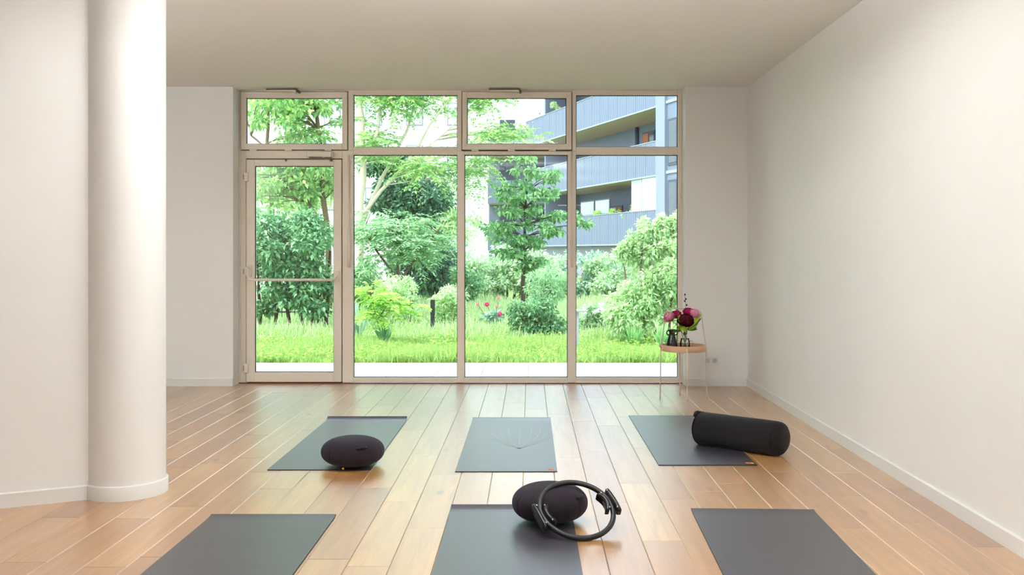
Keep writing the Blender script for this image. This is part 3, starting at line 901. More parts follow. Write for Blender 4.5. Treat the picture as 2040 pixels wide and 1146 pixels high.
G_near = leaf_mat('fresh_grass', srgb(128, 184, 62), srgb(164, 202, 78), srgb(200, 216, 110), 0.45, pale=0.2, gain=1.0)
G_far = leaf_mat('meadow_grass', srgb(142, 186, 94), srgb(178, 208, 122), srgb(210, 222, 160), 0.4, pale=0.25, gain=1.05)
def grass(name, label, n, xr, yr, hr, wr, m, dens_pow=1.0):
    u = NR.random(n) ** dens_pow
    y = yr[0] + (yr[1] - yr[0]) * u
    x = (xr[0] + (xr[1] - xr[0]) * NR.random(n)) * y / yr[1]
    patch = 0.65 + 0.5 * (np.sin(x * 2.3 + 1) * np.sin(y * 1.9 + 0.5)) + 0.3 * NR.random(n)
    h = (hr[0] + (hr[1] - hr[0]) * NR.random(n)) * np.clip(patch, 0.35, 1.4)
    a = NR.random(n) * 2 * PI
    lean = NR.normal(0, 0.35, (n, 2)) * h[:, None]
    w = wr[0] + (wr[1] - wr[0]) * NR.random(n)
    V = np.zeros((n, 3, 3))
    V[:, 0] = np.stack([x - np.cos(a) * w, y - np.sin(a) * w, np.full(n, GZ - 0.01)], 1)
    V[:, 1] = np.stack([x + np.cos(a) * w, y + np.sin(a) * w, np.full(n, GZ - 0.01)], 1)
    V[:, 2] = np.stack([x + lean[:, 0], y + lean[:, 1], GZ + h], 1)
    me = arrays_mesh(name, V.reshape(-1, 3), 3)
    o = link_mesh(name, me, m)
    tag(o, label, 'grass', kind='stuff')
    return o
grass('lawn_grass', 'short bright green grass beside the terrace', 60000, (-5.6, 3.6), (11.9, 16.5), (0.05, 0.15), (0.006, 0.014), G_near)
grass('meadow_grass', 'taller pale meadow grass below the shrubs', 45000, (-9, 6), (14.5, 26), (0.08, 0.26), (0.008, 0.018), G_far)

n = 1100
wy_ = 11.93 + 5.5 * NR.random(n) ** 1.2
wx2 = (-5.6 + 9.2 * NR.random(n)) * wy_ / 16
P0 = np.repeat(np.stack([wx2, wy_, np.full(n, GZ + 0.02)], 1), 7, 0) + NR.normal(0, 0.05, (n * 7, 3)) * np.array([1, 1, 0.3]) + np.array([0, 0, 1.0]) * (0.09 * NR.random(n * 7))[:, None]
def _lq(P, size, wide):
    m_ = len(P); a_ = NR.random(m_) * 2 * PI
    D = np.stack([np.cos(a_), np.sin(a_), NR.random(m_) * 0.9], 1); D /= np.linalg.norm(D, axis=1, keepdims=True)
    S = np.cross(D, [0, 0, 1.0]); S /= np.linalg.norm(S, axis=1, keepdims=True)
    L_ = size * (0.6 + 0.8 * NR.random(m_))[:, None]
    return np.stack([P, P + D * L_ * .5 + S * L_ * wide * .5, P + D * L_ - np.array([0, 0, .2]) * L_, P + D * L_ * .5 - S * L_ * wide * .5], 1)
wd = link_mesh('lawn_weeds', arrays_mesh('lawn_weeds', _lq(P0, 0.06, 0.6).reshape(-1, 3), 4), leaf_mat('weed_leaf', srgb(120, 180, 50), srgb(160, 206, 64), srgb(200, 220, 90), 0.45, pale=0.15, gain=1.0))
tag(wd, 'broad yellow-green weeds scattered through the lawn', 'weeds', kind='stuff')

# ------------------------------------------------------------------ plants
def leaf_quads(P, D, size, wide, droop=0.15, jitter=0.35):
    n = len(P)
    L = size * (1 - jitter + 2 * jitter * NR.random(n))[:, None]
    D = D / np.maximum(np.linalg.norm(D, axis=1, keepdims=True), 1e-6)
    up = np.array([0, 0, 1.0]) + NR.normal(0, 0.55, (n, 3))
    S = np.cross(D, up); S /= np.maximum(np.linalg.norm(S, axis=1, keepdims=True), 1e-6)
    U = np.cross(S, D)
    W = L * wide * 0.5
    mid = P + D * L * 0.45
    tip = P + D * L - np.array([0, 0, 1.0]) * L * droop
    V = np.stack([P, mid + S * W + U * W * 0.25, tip, mid - S * W + U * W * 0.25], 1)
    return V

def cluster_points(c, r, n, hollow=0.5):
    v = NR.normal(0, 1, (n, 3)); v /= np.linalg.norm(v, axis=1, keepdims=True)
    rad = NR.random(n) ** hollow
    q = v * rad[:, None]
    return np.array(c) + q * np.array(r), v

def fronds(c, r, nf, length, pairs, size, wide):
    out = []
    C, Vd = cluster_points(c, r, nf, 0.5)
    for i in range(nf):
        d = Vd[i].copy(); d[2] = d[2] * 0.35 + 0.15; d += NR.normal(0, .25, 3)
        d /= np.linalg.norm(d)
        s = np.cross(d, [0, 0, 1.0]); s /= max(np.linalg.norm(s), 1e-6)
        t = np.linspace(0.12, 1, pairs)
        ax = C[i] + d * (length * t)[:, None] + np.array([0, 0, -1.0]) * (length * 0.4 * t ** 2)[:, None]
        P = np.concatenate([ax, ax]); D = np.concatenate([s + d * 0.45 + np.zeros_like(ax), -s + d * 0.45 + np.zeros_like(ax)])
        D = D + np.array([0, 0, -0.25]) + NR.normal(0, .12, D.shape)
        out.append(leaf_quads(P, D, size, wide, 0.1, 0.2))
    return np.concatenate(out)

def crown_clusters(c, r, n, rr, flat=0.6, hollow=0.45):
    P, V = cluster_points(c, r, n, hollow)
    return [(tuple(P[i]), (rr * R.uniform(.7, 1.25), rr * R.uniform(.7, 1.25), rr * flat * R.uniform(.7, 1.2))) for i in range(n)]

def plant(name, label, cat, base, trunks, clusters, lm, bark, per, size, wide, mode='leaf', frond=(0.4, 7), group=None, branch_r=0.012, droop=0.15, link=True, br_n=None):
    base = Vector(base)
    t = empty(name, tuple(base)); tag(t, label, cat, group)
    bm = bmesh.new()
    tv = []
    for pts, rad in trunks:
        pts = [Vector(p) for p in pts]
        # subdivide a little with jitter
        fine = []
        fr = []
        for i in range(len(pts) - 1):
            for s in range(4):
                u = s / 4
                fine.append(pts[i].lerp(pts[i + 1], u) + (Vector((R.uniform(-1, 1), R.uniform(-1, 1), 0)) * rad[0] * 0.35 if (i or s) else Vector()))
                fr.append(rad[0] + (rad[1] - rad[0]) * (i + u) / (len(pts) - 1))
        fine.append(pts[-1]); fr.append(rad[1])
        add_tube(bm, [p - base for p in fine], fr, 8)
        tv += fine
    if link and tv:
        pick = clusters if br_n is None else R.sample(clusters, min(br_n, len(clusters)))
        for (c, r) in pick:
            c = Vector(c)
            cand = [p for p in tv if p.z < c.z + 0.05] or tv
            a = min(cand, key=lambda p: (p - c).length + 0.35 * abs((c.z - p.z) - 0.25 * (c - p).xy.length))
            mid = a.lerp(c, .5) + Vector((0, 0, 0.06 * (c - a).length))
            add_tube(bm, [a - base, mid - base, c - base], [branch_r, branch_r * .7, branch_r * .3], 5)
    if tv:
        bmesh.ops.recalc_face_normals(bm, faces=bm.faces)
        obj('trunk' if cat == 'tree' else 'stems', bm, bark, t, True)
    else:
        bm.free()
    out = []
    for (c, r) in clusters:
        if mode == 'leaf':
            n = int(per * R.uniform(.8, 1.2))
            P, V = cluster_points(c, r, n, 0.55)
            D = V * 0.7 + NR.normal(0, .5, V.shape) + np.array([0, 0, -0.1])
            out.append(leaf_quads(P, D, size, wide, droop))
        else:
            out.append(fronds(c, r, max(1, int(per * R.uniform(.8, 1.2))), frond[0], frond[1], size, wide))
    V = np.concatenate(out).reshape(-1, 3) - np.array(base)
    f = link_mesh('foliage', arrays_mesh('foliage', V, 4), lm, t)
    f['kind'] = 'stuff'
    return t

LM = {
 'bright': leaf_mat('leaf_bright', srgb(88, 150, 70), srgb(126, 186, 84), srgb(178, 212, 92), 0.4),
 'airy': leaf_mat('leaf_airy', srgb(96, 158, 84), srgb(140, 194, 100), srgb(196, 218, 104), 0.45),
 'dark': leaf_mat('leaf_dark', srgb(52, 98, 72), srgb(80, 132, 96), srgb(116, 164, 124), 0.25),
 'shrub': leaf_mat('leaf_shrub', srgb(60, 118, 64), srgb(92, 154, 86), srgb(150, 200, 140), 0.3),
 'center': leaf_mat('leaf_center', srgb(66, 138, 72), srgb(110, 176, 96), srgb(186, 222, 150), 0.5),
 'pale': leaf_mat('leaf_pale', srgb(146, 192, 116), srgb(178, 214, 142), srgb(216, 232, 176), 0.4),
 'yellow': leaf_mat('leaf_yellow', srgb(118, 186, 50), srgb(166, 214, 60), srgb(206, 228, 80), 0.45),
 'mid': leaf_mat('leaf_mid', srgb(104, 162, 104), srgb(140, 192, 128), srgb(186, 216, 160), 0.35),
 'hedge': leaf_mat('leaf_hedge', srgb(132, 178, 116), srgb(172, 206, 150), srgb(212, 228, 190), 0.35),
 'blue': leaf_mat('leaf_bluegreen', srgb(110, 160, 130), srgb(146, 190, 158), srgb(190, 214, 190), 0.3),
 'strap': leaf_mat('leaf_strap', srgb(84, 150, 70), srgb(122, 186, 90), srgb(170, 210, 130), 0.35),
}
gz = lambda v: Vector((v.x, v.y, GZ))
# big dense shrub behind the door glass
Y = 17.0
c0 = at(575, 505, Y)
plant('dense_shrub', 'dense dark green shrub with many stems behind the glass door', 'shrub', gz(c0),
      [([gz(at(px, 655, Y)), at(px + dx, 580, Y), at(px + dx * 2, 500, Y)], (0.035, 0.018)) for px, dx in ((520, -4), (548, 5), (575, -3), (600, 6), (625, -5), (650, 4), (490, 3))],
      crown_clusters(at(572, 500, Y), (1.0, 0.75, 0.62), 62, 0.24, .8, .4) + crown_clusters(at(590, 590, Y), (0.85, 0.5, 0.38), 18, 0.2, .8, .6) + crown_clusters(at(630, 560, Y), (0.4, 0.5, 0.6), 16, 0.2, .8, .5), LM['shrub'], M['bark_dark'], 140, 0.095, 0.5, br_n=30)
# airy tree top left
Y = 21.5
tr = [([gz(at(655, 640, Y)), at(652, 470, Y), at(640, 330, Y), at(628, 180, Y), at(640, 60, Y)], (0.075, 0.03)), ([at(652, 470, Y), at(600, 380, Y), at(545, 310, Y), at(500, 270, Y)], (0.045, 0.02)),
      ([gz(at(545, 640, Y + 1)), at(543, 420, Y + 1), at(533, 280, Y + 1), at(531, 150, Y + 1)], (0.06, 0.03))]
plant('airy_tree', 'light green airy tree rising behind the dense shrub', 'tree', gz(at(655, 640, Y)), tr,
      crown_clusters(at(585, 345, Y), (1.15, 1.0, 0.85), 66, 0.26, .5, .6) + crown_clusters(at(585, 210, Y), (1.3, 1.0, 0.9), 60, 0.28, .5, .6) + crown_clusters(at(590, 60, Y), (1.6, 1.2, 1.0), 40, 0.35, .6, .6), LM['airy'], M['bark'], 70, 0.12, 0.55, branch_r=0.018)
# pale trunked tree with ferny leaves (bay two)
Y = 20.0
tr = [([gz(at(716, 640, Y)), at(714, 560, Y), at(720, 420, Y), at(722, 300, Y), at(718, 180, Y), at(715, 40, Y)], (0.085, 0.045)),
      ([at(719, 430, Y), at(760, 380, Y), at(800, 335, Y), at(828, 303, Y), at(855, 250, Y - .3), at(890, 205, Y - .5), at(925, 170, Y - .5)], (0.042, 0.015)),
      ([at(724, 440, Y + .2), at(758, 360, Y + .3), at(790, 300, Y + .4), at(815, 250, Y + .5), at(830, 190, Y + .5)], (0.045, 0.02)),
      ([at(738, 310, Y), at(752, 262, Y), at(758, 200, Y), at(757, 120, Y)], (0.04, 0.02)),
      ([at(840, 300, Y - .2), at(878, 272, Y - .2), at(930, 225, Y - .2), at(990, 190, Y - .3)], (0.02, 0.01))]
ferny = crown_clusters(at(790, 190, Y), (1.2, 0.9, 0.45), 44, 0.25, .6, .6) + crown_clusters(at(735, 280, Y), (0.5, 0.7, 0.6), 18, 0.22, .6, .6) + crown_clusters(at(860, 330, Y - .3), (0.55, 0.6, 0.35), 16, 0.2, .5, .6) + \
        crown_clusters(at(960, 195, Y - .5), (0.75, 0.5, 0.28), 18, 0.2, .5, .6) + crown_clusters(at(1000, 268, Y - .8), (0.7, 0.4, 0.2), 16, 0.2, .4, .6) + crown_clusters(at(820, 60, Y), (2.2, 1.2, 0.8), 26, 0.35, .6, .6) + crown_clusters(at(945, 340, Y), (0.3, 0.5, 0.5), 12, 0.2, .5, .6)
plant('pale_trunk_tree', 'slender tree with pale trunks and ferny leaves behind the second bay', 'tree', gz(at(716, 640, Y)), tr, ferny, LM['airy'], M['bark_pale'], 7, 0.10, 0.42, 'frond', (0.42, 8), branch_r=0.012)
# dark evergreen
Y = 24.5
plant('dark_evergreen', 'dense dark bluish green tree behind the pale trunks', 'tree', gz(at(810, 620, Y)),
      [([gz(at(812, 620, Y)), at(815, 500, Y), at(818, 340, Y)], (0.09, 0.03))],
      crown_clusters(at(818, 400, Y), (0.95, 0.8, 0.75), 50, 0.25, .8, .4) + crown_clusters(at(845, 520, Y), (0.9, 0.8, 0.8), 50, 0.26, .8, .4) + crown_clusters(at(770, 330, Y), (0.55, 0.6, 0.35), 16, 0.22, .8, .5), LM['dark'], M['bark_dark'], 170, 0.12, 0.45, br_n=20)
# ferny mid-green sapling in front of the evergreen
Y = 18.8
plant('ferny_sapling', 'mid green sapling with long ferny leaves below the evergreen', 'tree', gz(at(800, 640, Y)),
      [([gz(at(800, 645, Y)), at(795, 570, Y), at(790, 470, Y)], (0.04, 0.015)), ([at(795, 560, Y), at(840, 500, Y), at(880, 450, Y)], (0.025, 0.012)), ([at(795, 560, Y), at(750, 500, Y), at(725, 460, Y)], (0.025, 0.012))],
      crown_clusters(at(800, 478, Y), (0.9, 0.6, 0.48), 50, 0.2, .6, .5) + crown_clusters(at(740, 450, Y), (0.3, 0.4, 0.35), 8, 0.2, .6, .5), LM['mid'], M['bark'], 7, 0.10, 0.36, 'frond', (0.45, 9))
Y = 31.0
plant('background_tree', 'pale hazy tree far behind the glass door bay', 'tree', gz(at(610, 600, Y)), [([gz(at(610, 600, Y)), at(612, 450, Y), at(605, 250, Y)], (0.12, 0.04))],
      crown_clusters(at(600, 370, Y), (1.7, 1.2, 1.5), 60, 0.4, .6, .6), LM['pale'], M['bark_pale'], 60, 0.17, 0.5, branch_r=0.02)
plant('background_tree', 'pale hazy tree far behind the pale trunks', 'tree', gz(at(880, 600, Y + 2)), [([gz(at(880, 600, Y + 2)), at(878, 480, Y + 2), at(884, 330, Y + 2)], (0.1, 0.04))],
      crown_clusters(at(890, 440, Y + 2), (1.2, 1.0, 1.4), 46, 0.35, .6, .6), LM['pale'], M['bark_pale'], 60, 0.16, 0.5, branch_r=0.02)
# pale round shrub and yellow-green sumac
Y = 17.6
plant('pale_shrub', 'pale rounded shrub behind the yellow-green sapling', 'shrub', gz(at(800, 645, Y)),
      [([gz(at(px, 648, Y)), at(px + d, 590, Y)], (0.02, 0.01)) for px, d in ((785, -8), (800, 0), (815, 8))],
      crown_clusters(at(795, 580, Y), (0.36, 0.35, 0.3), 22, 0.13, .8, .5) + crown_clusters(at(800, 622, Y), (0.35, 0.3, 0.2), 12, 0.12, .8, .5), LM['pale'], M['bark'], 150, 0.055, 0.5, br_n=8)
Y = 14.1
plant('sumac_sapling', 'yellow-green young sapling with a slanting thin trunk', 'shrub', gz(at(766, 690, Y)),
      [([gz(at(767, 690, Y)), at(756, 655, Y), at(745, 615, Y), at(738, 585, Y)], (0.014, 0.008)), ([at(752, 640, Y), at(775, 600, Y), at(795, 590, Y)], (0.009, 0.006))],
      crown_clusters(at(738, 585, Y), (0.2, 0.2, 0.1), 8, 0.08, .5, .6) + crown_clusters(at(770, 605, Y), (0.28, 0.22, 0.1), 9, 0.08, .5, .6) + crown_clusters(at(755, 630, Y), (0.25, 0.2, 0.08), 5, 0.08, .5, .6) + crown_clusters(at(815, 612, Y), (0.1, 0.1, 0.06), 3, 0.06, .5, .6), LM['yellow'], M['bark'], 6, 0.08, 0.42, 'frond', (0.2, 6), branch_r=0.005)
Y = 18.2
plant('leafy_shrub', 'mid green shrub at the foot of the pale trunks', 'shrub', gz(at(730, 650, Y)), [([gz(at(px, 652, Y)), at(px, 600, Y)], (0.02, 0.01)) for px in (722, 738)],
      crown_clusters(at(728, 575, Y), (0.3, 0.3, 0.55), 26, 0.17, .8, .5), LM['mid'], M['bark'], 110, 0.085, 0.5, br_n=8)
# light shrubs at the right of bay two
Y = 17.0
plant('light_shrub', 'light green shrub beside the black bollard', 'shrub', gz(at(895, 655, Y)),
      [([gz(at(px, 655, Y)), at(px, 620, Y)], (0.018, 0.01)) for px in (885, 905)],
      crown_clusters(at(898, 600, Y), (0.32, 0.3, 0.25), 20, 0.14, .8, .5) + crown_clusters(at(890, 640, Y), (0.35, 0.3, 0.16), 12, 0.13, .8, .5), LM['pale'], M['bark'], 140, 0.06, 0.5, br_n=6)
# layered tree (bay three)
Y = 21.0
lay = []
for (px, py, wdt, n) in ((1040, 320, .22, 5), (1062, 345, .42, 9), (1035, 372, .45, 9), (1095, 352, .35, 6), (1030, 392, .55, 12), (1080, 385, .4, 8), (1040, 420, .5, 12), (1100, 432, .5, 10), (1020, 452, .62, 14), (1085, 458, .5, 10),
                         (1005, 474, .5, 10), (1060, 480, .55, 12), (1030, 505, .5, 12), (1065, 516, .4, 9), (1040, 530, .25, 5), (1150, 440, .3, 4)):
    lay += crown_clusters(at(px, py, Y), (wdt * 1.12, wdt, 0.1), max(2, int(n * 0.75)), 0.18, .38, .55)
plant('layered_tree', 'vivid green tree with tiered branches and a thin dark trunk', 'tree', gz(at(1042, 620, Y)),
      [([gz(at(1042, 620, Y)), at(1042, 545, Y), at(1046, 450, Y), at(1050, 310, Y)], (0.055, 0.015))], lay, LM['center'], M['bark_dark'], 52, 0.10, 0.6, branch_r=0.010, droop=0.25)
# hedge behind
Y = 27.0
k = 0
for (px, w, py, h, lab, lm) in ((945, 0.9, 545, .75, 'pale green hedge shrub left of the layered tree trunk', 'hedge'), (1010, 0.9, 535, .85, 'pale green hedge shrub right behind the tree trunk', 'hedge'),
                                (1085, 0.9, 545, .75, 'pale green hedge shrub between tree trunk and third mullion', 'hedge'), (1165, 0.9, 545, .7, 'blue-green hedge shrub below the plinth of the building', 'blue'),
                                (1225, 0.8, 550, .7, 'pale green hedge shrub behind the right-hand bush', 'hedge'), (880, 0.8, 555, .8, 'hedge shrub behind the black bollard', 'mid')):
    yy = Y + (k % 2) * 0.8; k += 1
    plant('hedge_shrub', lab, 'shrub', gz(at(px, 610, yy)), [([gz(at(px + d, 610, yy)), at(px + d * 1.6, 560, yy)], (0.04, 0.02)) for d in (-14, 0, 14)],
          crown_clusters(at(px, py + 8, yy), (w, 0.7, h), 44, 0.25, .8, .42), LM[lm], M['bark'], 130, 0.11, 0.5, group='hedge at the end of the garden', br_n=10)
Y = 23.5
plant('dark_round_shrub', 'small dark green round shrub left of the third bay', 'shrub', gz(at(932, 625, Y)), [([gz(at(932, 625, Y)), at(932, 580, Y)], (0.03, 0.02))],
      crown_clusters(at(930, 565, Y), (0.3, 0.35, 0.42), 16, 0.2, .8, .5), LM['shrub'], M['bark'], 120, 0.09, 0.5)
# dark feathery bush (bay three, in front)
Y = 15.1
plant('feathery_bush', 'dark green bush with pale feathery top in the third bay', 'shrub', gz(at(1068, 675, Y)),
      [([gz(at(px, 676, Y)), at(px + d, 620, Y)], (0.015, 0.008)) for px, d in ((1045, -6), (1062, -2), (1078, 3), (1092, 8))],
      crown_clusters(at(1062, 628, Y), (0.34, 0.3, 0.3), 34, 0.12, .8, .5) + crown_clusters(at(1110, 650, Y), (0.25, 0.25, 0.18), 12, 0.12, .8, .5), LM['shrub'], M['bark_dark'], 120, 0.06, 0.45, br_n=12)
Y = 16.0
plant('feathery_shrub', 'pale feathery shrub above the dark bush', 'shrub', gz(at(1090, 662, Y)), [([gz(at(1090, 662, Y)), at(1088, 600, Y)], (0.02, 0.01))],
      crown_clusters(at(1092, 570, Y), (0.36, 0.3, 0.28), 30, 0.14, .9, .5), LM['mid'], M['bark'], 150, 0.06, 0.25, br_n=12)
# white flowering bush and big right shrub
Y = 16.2
plant('flowering_bush', 'bush sprinkled with white blossom beside the grey stand', 'shrub', gz(at(1190, 665, Y)), [([gz(at(px, 665, Y)), at(px, 630, Y)], (0.015, 0.01)) for px in (1170, 1190, 1210)],
      crown_clusters(at(1188, 640, Y), (0.36, 0.3, 0.3), 30, 0.13, .8, .5), LM['mid'], M['bark'], 130, 0.055, 0.5, br_n=8)
fb = bpy.data.objects['flowering_bush']
LMw = leaf_mat('white_blossom', srgb(244, 240, 240), srgb(250, 248, 248), srgb(250, 236, 240), 0.3)
blo = []
for i in range(26):
    c = at(R.uniform(1156, 1216), R.uniform(605, 668), Y - R.uniform(0.1, 0.42))
    P, V = cluster_points(tuple(c), (0.03, 0.03, 0.025), 22)
    blo.append(leaf_quads(P, V, 0.035, 0.8, 0.0))
bl = link_mesh('white_blossom', arrays_mesh('white_blossom', np.concatenate(blo).reshape(-1, 3) - np.array(fb.location), 4), LMw, fb); bl['kind'] = 'stuff'
Y = 14.4
plant('big_leafy_shrub', 'tall pale green leafy shrub at the right edge of the glazing', 'shrub', gz(at(1300, 688, Y)),
      [([gz(at(px, 688, Y)), at(px + d, 600, Y), at(px + 2 * d, 520, Y)], (0.02, 0.01)) for px, d in ((1265, -12), (1285, -4), (1305, 2), (1330, 8))],
      crown_clusters(at(1312, 530, Y), (0.36, 0.35, 0.52), 44, 0.13, .8, .45) + crown_clusters(at(1268, 610, Y), (0.42, 0.35, 0.42), 44, 0.13, .8, .45) + crown_clusters(at(1350, 560, Y), (0.35, 0.4, 0.75), 40, 0.14, .8, .5) + sum([crown_clusters(at(px_, py_, Y), (0.07, 0.1, 0.2), 7, 0.08, 1.2, .6) for px_, py_ in ((1243, 500), (1262, 488), (1283, 462), (1303, 470), (1322, 455), (1345, 448), (1362, 440))], []), LM['pale'], M['bark'], 115, 0.072, 0.5, br_n=34)
# strap-leaved clumps
def strap_clump(label, px, py, Y, n, L, spread, lm):
    b = gz(at(px, py, Y)); bm = bmesh.new()
    t = empty('strap_leaf_plant', tuple(b)); tag(t, label, 'plant', 'strap-leaved clumps in the lawn')
    for i in range(n):
        a = R.uniform(0, 2 * PI); s = R.uniform(.15, 1) * spread; l = L * R.uniform(.6, 1.1)
        o = Vector((R.uniform(-.05, .05), R.uniform(-.05, .05), 0))
        leaf_blade(bm, o, o + Vector((math.cos(a) * s, math.sin(a) * s, l)), 0.022, Vector((0.3, -1, .2)), 0.12, 4)
    f = obj('leaves', bm, LM[lm], t); f['kind'] = 'stuff'
    f.data.polygons.foreach_set('use_smooth', [True] * len(f.data.polygons))
strap_clump('green grassy clump at the foot of the slanting sapling', 764, 688, 14.0, 70, 0.3, 0.16, 'shrub')
strap_clump('blue-green strap-leaved clump beside the door post', 712, 672, 15.2, 60, 0.55, 0.3, 'blue')
strap_clump('green strap-leaved clump under the big right shrub', 1262, 690, 14.0, 60, 0.3, 0.15, 'strap')
strap_clump('green strap-leaved clump near the tray table side of the shrub', 1318, 694, 13.7, 60, 0.28, 0.15, 'strap')
# garden peonies
Y = 17.5
gp = empty('garden_peony', tuple(gz(at(982, 650, Y)))); tag(gp, 'garden peony plant with bright pink blooms in the meadow', 'flower')
gb = Vector(gp.location)
cl = crown_clusters(at(978, 630, Y), (0.22, 0.15, 0.1), 9, 0.09, .7, .5)
V = np.concatenate([leaf_quads(*(lambda pv: (pv[0], pv[1]))(cluster_points(c, r, 60)), 0.09, 0.35) for c, r in cl]).reshape(-1, 3) - np.array(gb)
f = link_mesh('foliage', arrays_mesh('foliage', V, 4), LM['blue'], gp); f['kind'] = 'stuff'
M['garden_pink'] = mat('garden_pink_petal', srgb(246, 96, 150), 0.7, 0.2)
M['garden_pale'] = mat('garden_pale_petal', srgb(250, 170, 180), 0.7, 0.2)
for (px, py, r_, m_) in ((970, 607, 0.042, 'garden_pink'), (996, 626, 0.042, 'garden_pink'), (990, 611, 0.026, 'garden_pale'), (952, 607, 0.03, 'garden_pale'), (993, 593, 0.03, 'garden_pale')):
    c = at(px, py, Y - .15)
    tube('stem', M['stem'], gp, [Vector((R.uniform(-.05, .05), 0, 0)), c - gb], 0.005, 6)
    b = obj('bloom', petal_blossom(r_, 18, random.Random(int(px))), M[m_], gp, True); b.location = c - gb; b.rotation_euler = (0.9, 0, 0)
# bollard, stand
p = gz(at(862, 668, 15.8))
bo2 = empty('garden_bollard', tuple(p)); tag(bo2, 'slim black bollard light standing in the meadow', 'bollard')
hh = at(862, 597, 15.8).z - GZ
box('post', M['iron'], bo2, -0.032, 0.032, -0.032, 0.032, 0, hh - 0.26, 0.003)
box('lamp_head', M['iron'], bo2, -0.036, 0.036, -0.036, 0.036, hh - 0.255, hh, 0.006)
p = gz(at(1150, 700, 13.2))
st = empty('garden_stand', tuple(p)); tag(st, 'grey flat-topped stand on the lawn beside the mullion', 'stand')
box('post', M['stone'], st, -0.03, 0.02, -0.03, 0.03, 0, 0.535, 0.004)
box('top_slab', M['stone'], st, -0.06, 0.125, -0.09, 0.09, 0.536, 0.562, 0.004)

# iron fence behind the dense shrub
fz0, fz1 = GZ, at(560, 560, 19.5).z + 0.15
fe = empty('iron_fence', (0, 19.5, GZ)); tag(fe, 'black iron railing with upright bars behind the dense shrub', 'fence')
fe.location = (-6.6, 19.5, GZ)
for i in range(22):
    box('bar', M['iron'], fe, i * 0.13, i * 0.13 + 0.018, -0.009, 0.009, 0.0, fz1 - fz0)
for z in (0.12, fz1 - fz0 - 0.12):
    box('rail', M['iron'], fe, -0.05, 22 * 0.13, -0.012 + 0.022, 0.012 + 0.022, z, z + 0.035)
gw = box('garden_wall', M['wall_pink'], None, -14, -2.9, 30.0, 30.25, GZ, 1.5)
tag(gw, 'low pinkish white garden wall behind the iron railing', 'wall')

# ------------------------------------------------------------------ buildings
ang = math.atan2(0.9456, -0.3253)
bd = empty('apartment_building', (5.35, 41.3, GZ), ang)
tag(bd, 'slate blue apartment building with long balconies on the right', 'building')
def bb(name, m, s0, s1, y0, y1, z0, z1, parent=bd, bev=0.0):
    return box(name, M[m], parent, s0, s1, y0, y1, z0 - GZ, z1 - GZ, bev)
SE = 17.0
FL = [1.58, 4.47, 7.36, 10.25]
DEP = 2.2
bb('back_wall', 'bwall', -9, SE, -DEP - 5, -DEP, 1.58, 13.2)
bb('plinth', 'plinth', -9, SE, -4, -0.35, GZ, 1.50)
def panel_mesh():
    bm = bmesh.new()
    for q in range(5):
        add_box(bm, q * 0.2 + 0.008, q * 0.2 + 0.192, -0.02, 0.02, 0, 1.0)
    add_box(bm, 0.0, 1.0, -0.03, -0.012, 0, 1.0)
    me = bpy.data.meshes.new('cladding_panel'); bm.to_mesh(me); bm.free(); me.materials.append(M['cladding'])
    return me
pm = panel_mesh()
for fi, z in enumerate(FL):
    bb('balcony_slab', 'soffit', 0.0, SE, -DEP, -0.04, z - 0.02, z + 0.18)
    bb('slab_edge', 'slab', 0.0, SE, -0.04, 0.03, z - 0.035, z + 0.03)
    for i in range(17):
        o = link_mesh('cladding_panel', pm, None, bd); o.location = (i * 1.0, 0, z + 0.032 - GZ); o.scale = (0.985, 1, 1.40)
    bb('parapet_cap', 'slab', 0.0, SE, -0.05, 0.04, z + 1.434, z + 1.465)
    if fi < 3:
        # partition fins, doors and windows in the recess
        for s in (14.2,):
            bb('partition', 'bwall', s, s + 0.18, -DEP, -0.2, z + 0.18, z + 2.86)
        tube('downpipe', M['winframe'], bd, [(6.4, -DEP + 0.1, z + 0.18 - GZ), (6.4, -DEP + 0.1, z + 2.86 - GZ)], 0.09, 8)
        for (s, w, m, h) in ((1.2, 1.0, 'panedark', 2.25), (4.6, 0.45, 'panedark', 2.25), (5.2, 0.6, 'rust', 2.25), (8.3, 0.5, 'rust', 1.75), (8.95, 0.9, 'panedark', 1.75), (10.9, 1.1, 'pane', 1.75), (12.2, 1.1, 'pane', 1.75), (15.0, 1.1, 'panedark', 2.3)):
            f_ = bb('window', 'winframe', s - 0.08, s + w + 0.08, -DEP, -DEP + 0.05, z + 0.18, z + 0.2 + h + 0.08)
            g_ = box('pane', M[m], f_, s, s + w, -DEP + 0.051, -DEP + 0.07, z + 0.24 - GZ, z + 0.2 + h - GZ)
# end pillar and the wall with windows to its right
bb('pillar', 'pillar', -0.85, -0.02, -0.6, 0.05, 1.5, 13.2)
bb('side_wall', 'cladding', -9, -0.86, -2.1, -0.05, 1.5, 13.2)
for (z0, z1, m, fm) in ((8.05, 9.85, 'pane', 'wfwhite'), (4.9, 6.6, 'panedark', 'winframe'), (2.0, 4.1, 'panedark', 'winframe')):
    for s0 in (-2.5, -5.2):
        f_ = bb('window', fm, s0 - 0.1, s0 + 1.5, -0.05, -0.01, z0 - 0.1, z1 + 0.1)
        box('pane', M[m], f_, s0 + 0.02, s0 + 1.38, -0.009, 0.005, z0 - GZ, z1 - GZ)
        box('glazing_bar', M[fm], f_, s0 + 0.62, s0 + 0.72, 0.006, 0.02, z0 - GZ, z1 - GZ)
for z in (1.58, 4.47, 7.36):
    bb('floor_band', 'slab', -9, -0.86, -0.049, 0.0, z, z + 0.12)
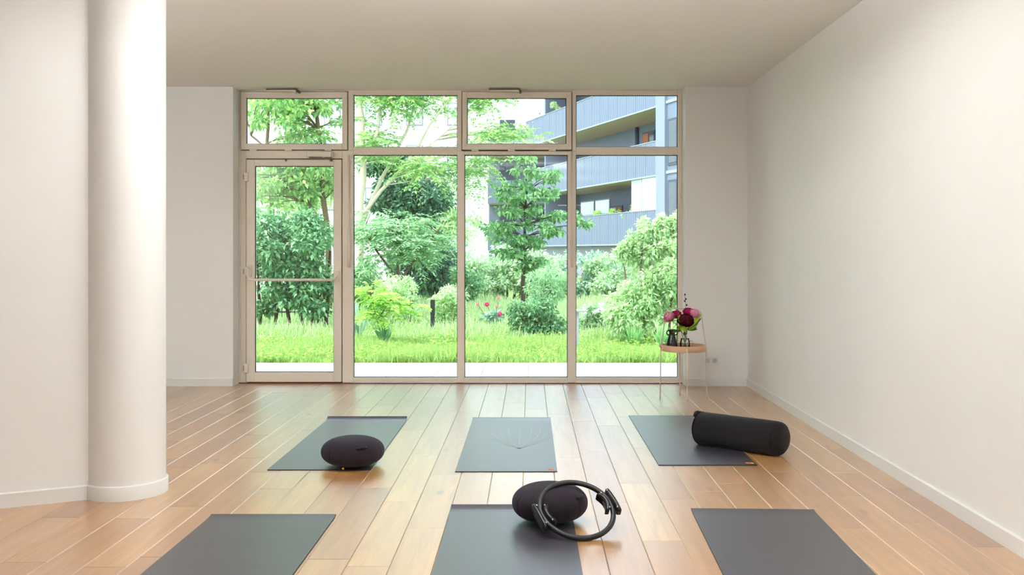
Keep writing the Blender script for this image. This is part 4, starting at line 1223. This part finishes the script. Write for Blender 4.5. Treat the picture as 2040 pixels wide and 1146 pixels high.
# screens in the middle loggia
bb('balcony_screen', 'screen', 0.1, 1.6, -0.14, -0.1, 3.06, 4.44)
bb('balcony_screen', 'screen_green', 1.65, 2.7, -0.14, -0.1, 3.06, 4.44)
for s in (5.6, 7.5):
    f_ = bb('balcony_glazing', 'winframe', s, s + 1.8, -0.36, -0.32, 3.06, 3.8)
    box('pane', M['pane'], f_, s + 0.08, s + 1.72, -0.319, -0.31, 3.1 - GZ, 3.74 - GZ)
# balcony plants (each its own thing)
def balcony_plant(label, s, z, h, lm):
    w = bd.matrix_basis @ Vector((s, -0.32, z - GZ))
    pl = plant('balcony_plant', label, 'plant', (w.x, w.y, z), [([(w.x, w.y, z), (w.x, w.y, z + h * .5)], (0.03, 0.02))], crown_clusters((w.x, w.y, z + h * .62), (0.35, 0.3, h * .38), 7, 0.16, .9, .5), LM[lm], M['bark'], 60, 0.14, 0.4, link=False)
    return pl
balcony_plant('lime green plant above the lowest parapet, leftmost one', 6.8, 1.58 + .2, 1.9, 'yellow')
balcony_plant('small lime plant above the lowest parapet, in the middle', 5.0, 1.58 + .2, 1.6, 'yellow')
balcony_plant('bushy plant above the lowest parapet near the green screen', 3.3, 1.58 + .2, 1.75, 'pale')
balcony_plant('cream flowering plant on the uppermost visible balcony', 12.9, 7.36 + .2, 1.95, 'pale')
balcony_plant('small cream plant on the uppermost balcony, farther left', 15.6, 7.36 + .2, 1.75, 'pale')

# grey wing facing the garden, left of the balconies
wg = empty('grey_wing', (-2.6, 62.0, GZ)); tag(wg, 'pale grey wing with open galleries behind the layered tree', 'building')
def wb(name, m, x0, x1, y0, y1, z0, z1):
    return box(name, M[m], wg, x0 + 2.6, x1 + 2.6, y0, y1, z0 - GZ, z1 - GZ)
wb('back_wall', 'bwall', -2.6, 6.5, 1.8, 6, GZ, 9.2)
for z in (1.35, 4.3, 7.3):
    wb('gallery_slab', 'soffit', -2.6, 6.5, 0.05, 1.8, z - 0.02, z + 0.2)
    for i in range(6):
        wb('cladding_panel', 'cladding', -2.6 + i * 1.51, -2.6 + i * 1.51 + 1.48, 0.0, 0.06, z, z + 1.45)
    for i in range(4):
        f_ = wb('window', 'winframe', -1.9 + i * 2.1, -0.9 + i * 2.1, 1.74, 1.8, z + 0.3, z + 2.5)
wb('pillar', 'pillar', 3.3, 3.9, -0.1, 0.5, GZ, 9.2)

# white block far behind the trees
wh = empty('white_apartment_block', (-26, 72, GZ)); tag(wh, 'bright white apartment block far behind the trees', 'building')
box('facade', M['render_white'], wh, -24, 23, 0, 10, 0, 24)
for fi in range(7):
    for i in range(15):
        X0 = -22 + i * 3.0
        f_ = box('window', M['plinth'], wh, X0, X0 + 1.25, -0.05, -0.001, 1.2 + fi * 3.1, 2.9 + fi * 3.1)
        box('pane', M['pane_white'], f_, X0 + 0.1, X0 + 1.15, -0.07, -0.051, 1.3 + fi * 3.1, 2.8 + fi * 3.1)
